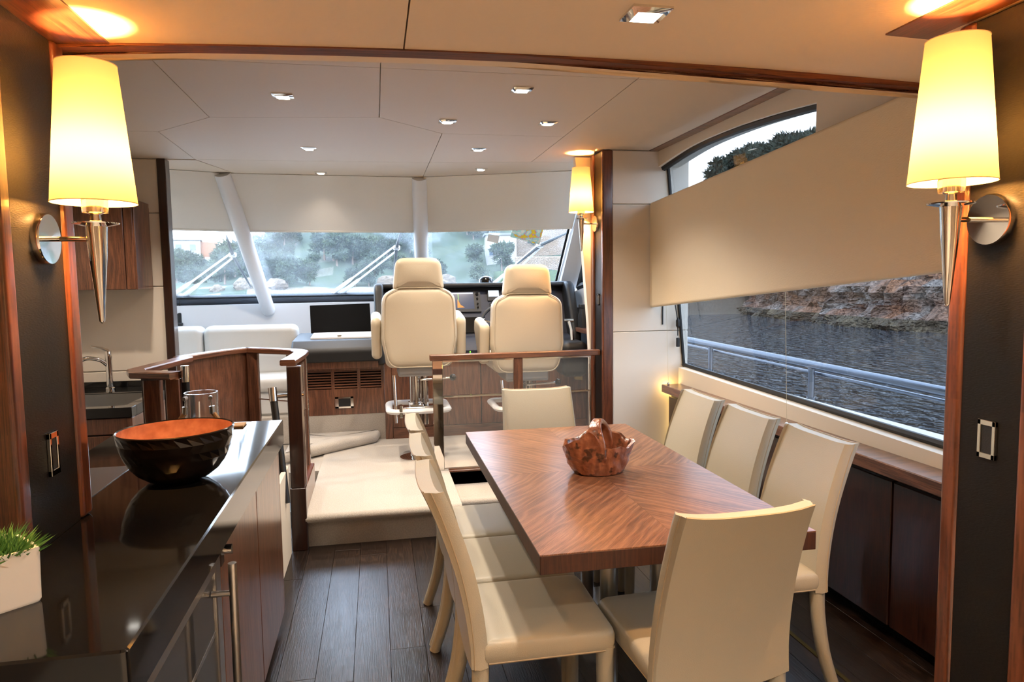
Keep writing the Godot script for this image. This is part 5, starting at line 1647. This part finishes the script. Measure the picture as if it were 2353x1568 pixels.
func outside() -> void:
	land.seed = 3; land.frequency = 0.06
	# water round the boat
	var sea := struct("sea", mb().box(V(-160, -1.9, -180), V(200, -1.8, 90)), M.sea_water)
	# foredeck and side deck
	struct("deck", mb().hexa([V(-2.0, -0.4, -15), V(2.0, -0.4, -15), V(3.2, -0.4, -7.2), V(-3.2, -0.4, -7.2), V(-1.2, 0.55, -15), V(1.2, 0.55, -15), V(3.2, 0.5, -7.2), V(-3.2, 0.5, -7.2)]).box(V(2.3, -0.4, -7.5), V(3.3, -0.2, 4.0)).box(V(-3.3, -0.4, -7.5), V(-2.25, -0.2, 4.0)).box(V(-3.2, -0.4, 2.75), V(3.2, -0.15, 6.0)), M.white_gel)
	# hull under the floor, so that no light comes up from below
	struct("hull", mb().box(V(-3.3, -1.85, -14), V(3.3, -0.42, 6)), M.white_gel)
	# side deck rail
	var r := thing("guard_rail", "stainless guard rail along the side deck outside the starboard window", "railing", V(3.2, -0.2, -3))
	part("top_rail", mb().tube([V(3.2, 0.875, -9.5), V(3.2, 0.87, -6.8), V(3.2, 0.835, -3.4), V(3.2, 0.80, 1.5)], 0.03, 12), M.rail_steel, r)
	part("inner_rail", mb().tube([V(3.24, 0.81, -9.5), V(3.24, 0.805, -6.8), V(3.24, 0.77, -3.4), V(3.24, 0.73, 1.5)], 0.012, 8), M.rail_steel, r)
	for z in [-8.0, -6.32, -4.7, -3.1, -1.5]:
		part("stanchion", mb().cyl(V(3.2, 0.5, z), V(3.2, 0.84, z), 0.024, -1, 12), M.rail_steel, r)
		part("socket", mb().cyl(V(3.2, -0.2, z), V(3.2, 0.6, z), 0.034, -1, 12), M.rail_steel, r)

	# wipers on the outside of the windscreen
	var W := [[0, [0.283, 0.024], [0.356, 0.014], [0.83, 0.38], [0.844, 0.35], [0.844, 0.536], [0.889, 0.099], "windscreen wiper with double arm on the port pane"],
		[1, [0.407, 0.026], [0.464, 0.025], [0.845, 0.44], [0.859, 0.405], [0.895, 0.613], [0.818, 0.18], "windscreen wiper with double arm on the middle pane"],
		[2, [0.5, 0.06], [0.57, 0.06], [0.80, 0.435], [0.818, 0.41], [0.988, 0.542], [0.66, 0.26], "windscreen wiper with double arm on the starboard pane"]]
	for w in W:
		var k: int = w[0]
		var P := func(q: Array, off: float) -> Vector3: return on_screen(k, q[0], q[1], off)
		var t := thing("wiper", w[7], "wiper", P.call(w[1], -0.05), "windscreen wipers")
		for i in [0, 1]:
			var a: Vector3 = P.call(w[1 + i], -0.04); var b: Vector3 = P.call(w[3 + i], -0.05)
			part("arm", mb().tube([a, a.lerp(b, 0.28), a.lerp(b, 0.34), b], [0.022, 0.017, 0.009, 0.009], 8), M.white_paint, t)
		var hub: Vector3 = P.call(w[3], -0.05).lerp(P.call(w[4], -0.05), 0.5)
		part("joint", mb().soft(hub - V(0.035, 0.022, 0.02), hub + V(0.035, 0.022, 0.02), 0.018, 2), M.steel, t)
		part("blade", mb().tube([P.call(w[5], -0.03), hub.lerp(P.call(w[5], -0.03), 0.5), hub, hub.lerp(P.call(w[6], -0.03), 0.5), P.call(w[6], -0.03)], [0.006, 0.013, 0.017, 0.013, 0.006], 7), M.rubber, t)

	# hillside ahead, beyond the bow
	var b := mb(); b.tinted = true
	var nx := 74; var nz := 46
	var gp := []
	for i in nz + 1:
		var row := []
		for j in nx + 1:
			var x := -75.0 + 150.0 * j / nx
			var d := -2.0 + 100.0 * pow(i / float(nz), 1.7)
			var z := shore_z(x) - d
			row.append(V(x, hill_y(x, z), z))
		gp.append(row)
	for i in nz:
		for j in nx:
			var p: Vector3 = gp[i][j]
			var d := shore_z(p.x) - p.z
			var s := land.get_noise_2d(p.x * 3.1, p.z * 3.1)
			var rock := Color(0.15, 0.10, 0.075).lerp(Color(0.19, 0.16, 0.13), 0.5 + s)
			var scrub := Color(0.022, 0.04, 0.014).lerp(Color(0.05, 0.065, 0.025), 0.5 + s)
			b.c = rock if d < 5.0 + 5.0 * s else (rock.lerp(scrub, 0.5) if s > 0.42 else scrub)
			b.q(gp[i][j], gp[i][j + 1], gp[i + 1][j + 1], gp[i + 1][j])
	var hill := single("hillside", b, M.ground_cover, "scrub covered hillside with a rocky shore seen through the windscreen", "hill")

	# boulders at the water's edge ahead
	rng.seed = 55
	for i in 26:
		var x := -30.0 + 60.0 * rng.randf()
		var z := shore_z(x) - rng.randf_range(1.0, 6.0)
		var rb := mb(); rb.tinted = true
		rb.c = Color(0.15, 0.095, 0.06).lerp(Color(0.17, 0.13, 0.10), rng.randf())
		var s := rng.randf_range(0.35, 0.9)
		blob(rb, V(x, hill_y(x, z) + s * 0.3, z), V(s * 1.5, s, s), 10.0 + i, 7)
		single("boulder", rb, M.ground_cover, "pale tan boulder on the rocky shore ahead", "rock", "boulders on the shore ahead", 15.0)

	# trees on it
	var g1 := "trees on the hillside ahead"
	var kinds := [
		make_tree("pine_tree", "grey green pine on the hillside ahead", Color(0.045, 0.065, 0.035), Color(0.08, 0.105, 0.055), 1, 9, 4.6, g1),
		make_tree("olive_tree", "pale green bushy tree on the hillside ahead", Color(0.08, 0.105, 0.06), Color(0.13, 0.15, 0.09), 2, 10, 3.6, g1),
		make_tree("oak_tree", "dark green round tree on the hillside ahead", Color(0.035, 0.055, 0.03), Color(0.065, 0.085, 0.045), 3, 11, 4.2, g1)]
	var used := [false, false, false]
	rng.seed = 77
	for i in 380:
		var x := rng.randf_range(-40, 36) if i < 300 else rng.randf_range(-15, 9)
		var d := 6.0 + 62.0 * pow(rng.randf(), 0.8)
		var z := shore_z(x) - d
		# leave the gardens by the white house open
		if x > 6.0 and d < 26.0 and rng.randf() < 0.75: continue
		var k := rng.randi() % 3
		var at := V(x, hill_y(x, z) - 0.3, z)
		var o: Node3D
		if not used[k]:
			o = kinds[k]; used[k] = true; o.position = at; o.rotation.y = rng.randf() * TAU
		else:
			o = dup(kinds[k], at, rng.randf() * TAU)
		var pane := "the port windscreen pane" if x / -z < -0.15 else ("the middle windscreen pane" if x / -z < 0.064 else "the starboard windscreen pane")
		o.set_meta("label", ["grey green pine on the hill beyond %s", "pale green bushy tree on the hill beyond %s", "dark green round tree on the hill beyond %s"][k] % pane)
		o.scale = Vector3.ONE * (rng.randf_range(0.5, 0.95) if i < 300 else rng.randf_range(0.35, 0.6))

	# houses on the hill
	house("white flat roofed villa with brick wall on the hill to port", V(-25.4, hill_y(-25.4, -104) + 1.2, -104), 3.4, 3.2, 4.0, 0.2, true)
	house("small pale house further up behind the port villa", V(-28.5, hill_y(-28.5, -112) + 2.2, -112), 3.6, 2.6, 3.0, 0.0, false)
	house("white house above the gardens ahead to starboard", V(14.2, hill_y(14.2, -80) - 0.4, -80), 3.4, 2.6, 4.0, -0.1, false)
	# retaining walls and lawn
	var walls := [[V(6.5, 0, -66), V(16, 0, -67), 1.6, "tan stone retaining wall below the white house"], [V(14.5, 0, -72.5), V(27, 0, -73), 2.2, "tall tan stone wall with a lawn at its foot"], [V(16, 0, -79), V(34, 0, -81), 4.2, "high pale rock wall behind the gardens"]]
	for w in walls:
		var y := hill_y((w[0].x + w[1].x) / 2, w[0].z)
		single("garden_wall", mb().box(V(w[0].x, y - 1.5, w[0].z - 0.5), V(w[1].x, y + w[2] - 0.4, w[1].z + 0.6), 0.1), M.stone_wall, w[3], "wall")
	var lw := mb(); lw.tinted = true; lw.c = Color(0.09, 0.13, 0.05)
	var ly := hill_y(20, -70)
	lw.box(V(12, ly - 1.0, -71.8), V(28, ly + 0.5, -67.5))
	single("lawn", lw, M.ground_cover, "green lawn between the tan stone walls ahead", "lawn")

	# cliff along the water to starboard, topped by pines
	var line := spline([Vector2(52, -100), Vector2(40, -82), Vector2(33.5, -60), Vector2(31.5, -47), Vector2(31, -39), Vector2(32, -34), Vector2(33, -26), Vector2(37, -12), Vector2(46, 10)], 22)
	var cl := mb(); cl.tinted = true
	var prev := []
	var prof := [-2.0, -1.5, -1.1, -0.7, -0.3, 0.1, 0.5, 0.9, 1.3, 1.7, 2.2, 2.7, 3.2, 3.8, 4.4, 5.0, 5.6, 6.2, 6.8]
	for i in line.size():
		var p: Vector2 = line[i]
		var tn: Vector2 = (line[mini(i + 1, line.size() - 1)] - line[maxi(i - 1, 0)]).normalized()
		var inl := Vector2(-tn.y, tn.x)
		if inl.x < 0: inl = -inl
		var row := []
		for k in prof.size():
			var y: float = prof[k]
			var u := (y + 2.0) / 8.8
			var nse := land.get_noise_3d(p.x * 6, y * 16, p.y * 6) * 1.1 + land.get_noise_3d(p.x * 20, y * 40, p.y * 20) * 0.7
			var ledge := 0.9 * smoothstep(-1.2, -0.9, y) - 0.8 * smoothstep(0.2, 0.5, y) + 1.0 * smoothstep(1.0, 1.4, y)
			var off := ledge + 3.0 * u * u + nse
			row.append(V(p.x + inl.x * off, y, p.y + inl.y * off))
		for h in [[6.0, 8.4], [12.0, 9.0], [22.0, 9.4], [45.0, 9.5]]:
			row.append(V(p.x + inl.x * h[0], h[1] + 2.0 * land.get_noise_2d(p.x, p.y + h[0]) + 0.11 * maxf(0.0, -p.y - 52.0), p.y + inl.y * h[0]))
		if i > 0:
			for k in row.size() - 1:
				var q: Vector3 = row[k]
				var s := land.get_noise_3d(q.x * 4, q.y * 12, q.z * 4)
				var s2 := land.get_noise_3d(q.x * 14 + 50, q.y * 30, q.z * 14)
				var c := Color(0.46, 0.42, 0.40).lerp(Color(0.30, 0.27, 0.26), clampf(0.5 + s, 0, 1))
				if q.y < -1.2: c = Color(0.10, 0.085, 0.07).lerp(Color(0.26, 0.21, 0.13), clampf(0.5 + s2, 0, 1))
				elif q.y < 1.9: c = c.lerp(Color(0.50, 0.25, 0.14), clampf(0.45 + 1.2 * s + 0.5 * s2, 0, 1))
				if s2 > 0.3 and q.y > -1.0: c = c.lerp(Color(0.08, 0.06, 0.05), 0.7)
				if q.y > 6.5: c = Color(0.10, 0.13, 0.08).lerp(Color(0.18, 0.2, 0.12), 0.5 + s)
				cl.c = c
				cl.q(prev[k], row[k], row[k + 1], prev[k + 1])
		prev = row
	single("sea_cliff", cl, M.rock_face, "grey and orange rock cliff across the water to starboard", "cliff", "", 24.0)
	var pine := make_tree("cliff_pine", "dark pine on top of the cliff to starboard", Color(0.03, 0.042, 0.028), Color(0.06, 0.072, 0.048), 4, 12, 5.2, "pines on the cliff to starboard")
	rng.seed = 91
	var first := true
	for i in 95:
		var k := rng.randi_range(8, 60) if i < 62 else rng.randi_range(60, line.size() - 30)
		var p: Vector2 = line[k]
		var off := rng.randf_range(1.8, 11.0)
		var at := V(p.x + off, 6.0 + 3.2 * smoothstep(0.0, 7.0, off) + 0.13 * maxf(0.0, -p.y - 52.0), p.y)
		var o: Node3D = pine
		if first:
			o.position = at; first = false
		else:
			o = dup(pine, at, rng.randf() * TAU)
		o.scale = Vector3.ONE * rng.randf_range(0.7, 1.15)

func house(label: String, at: Vector3, w: float, h: float, d: float, turn: float, brick: bool) -> void:
	var t := thing("villa" if brick else "house", label, "house", at)
	part("walls", mb().box(at + V(-w / 2, -2.0, -d / 2), at + V(w / 2, h, d / 2)), M.house_wall, t)
	part("roof", mb().box(at + V(-w / 2 - 0.2, h, -d / 2 - 0.2), at + V(w / 2 + 0.2, h + 0.22, d / 2 + 0.2)), M.house_wall if brick else M.house_roof, t)
	for y in [0.25, 1.75]:
		if y + 1.0 > h: continue
		for x in [-0.3, 0.22]:
			var wi := part("window", mb().box(at + V(x * w - 0.45, y, d / 2 - 0.02), at + V(x * w + 0.45, y + 0.95, d / 2 + 0.06)), M.house_wall, t)
			part("window_pane", mb().box(at + V(x * w - 0.36, y + 0.08, d / 2 + 0.05), at + V(x * w + 0.36, y + 0.87, d / 2 + 0.08)), M.house_pane, wi)
	if brick:
		part("brick_wing", mb().box(at + V(w / 2, -2.0, -d / 2 + 0.3), at + V(w / 2 + 2.2, h - 0.2, d / 2 - 0.6)), M.house_brick, t)
		part("terrace", mb().box(at + V(w / 2 + 0.5, -2.0, -d / 2), at + V(w / 2 + 6.5, 0.9, d / 2 + 0.6)), M.house_wall, t)
	t.rotation.y = turn
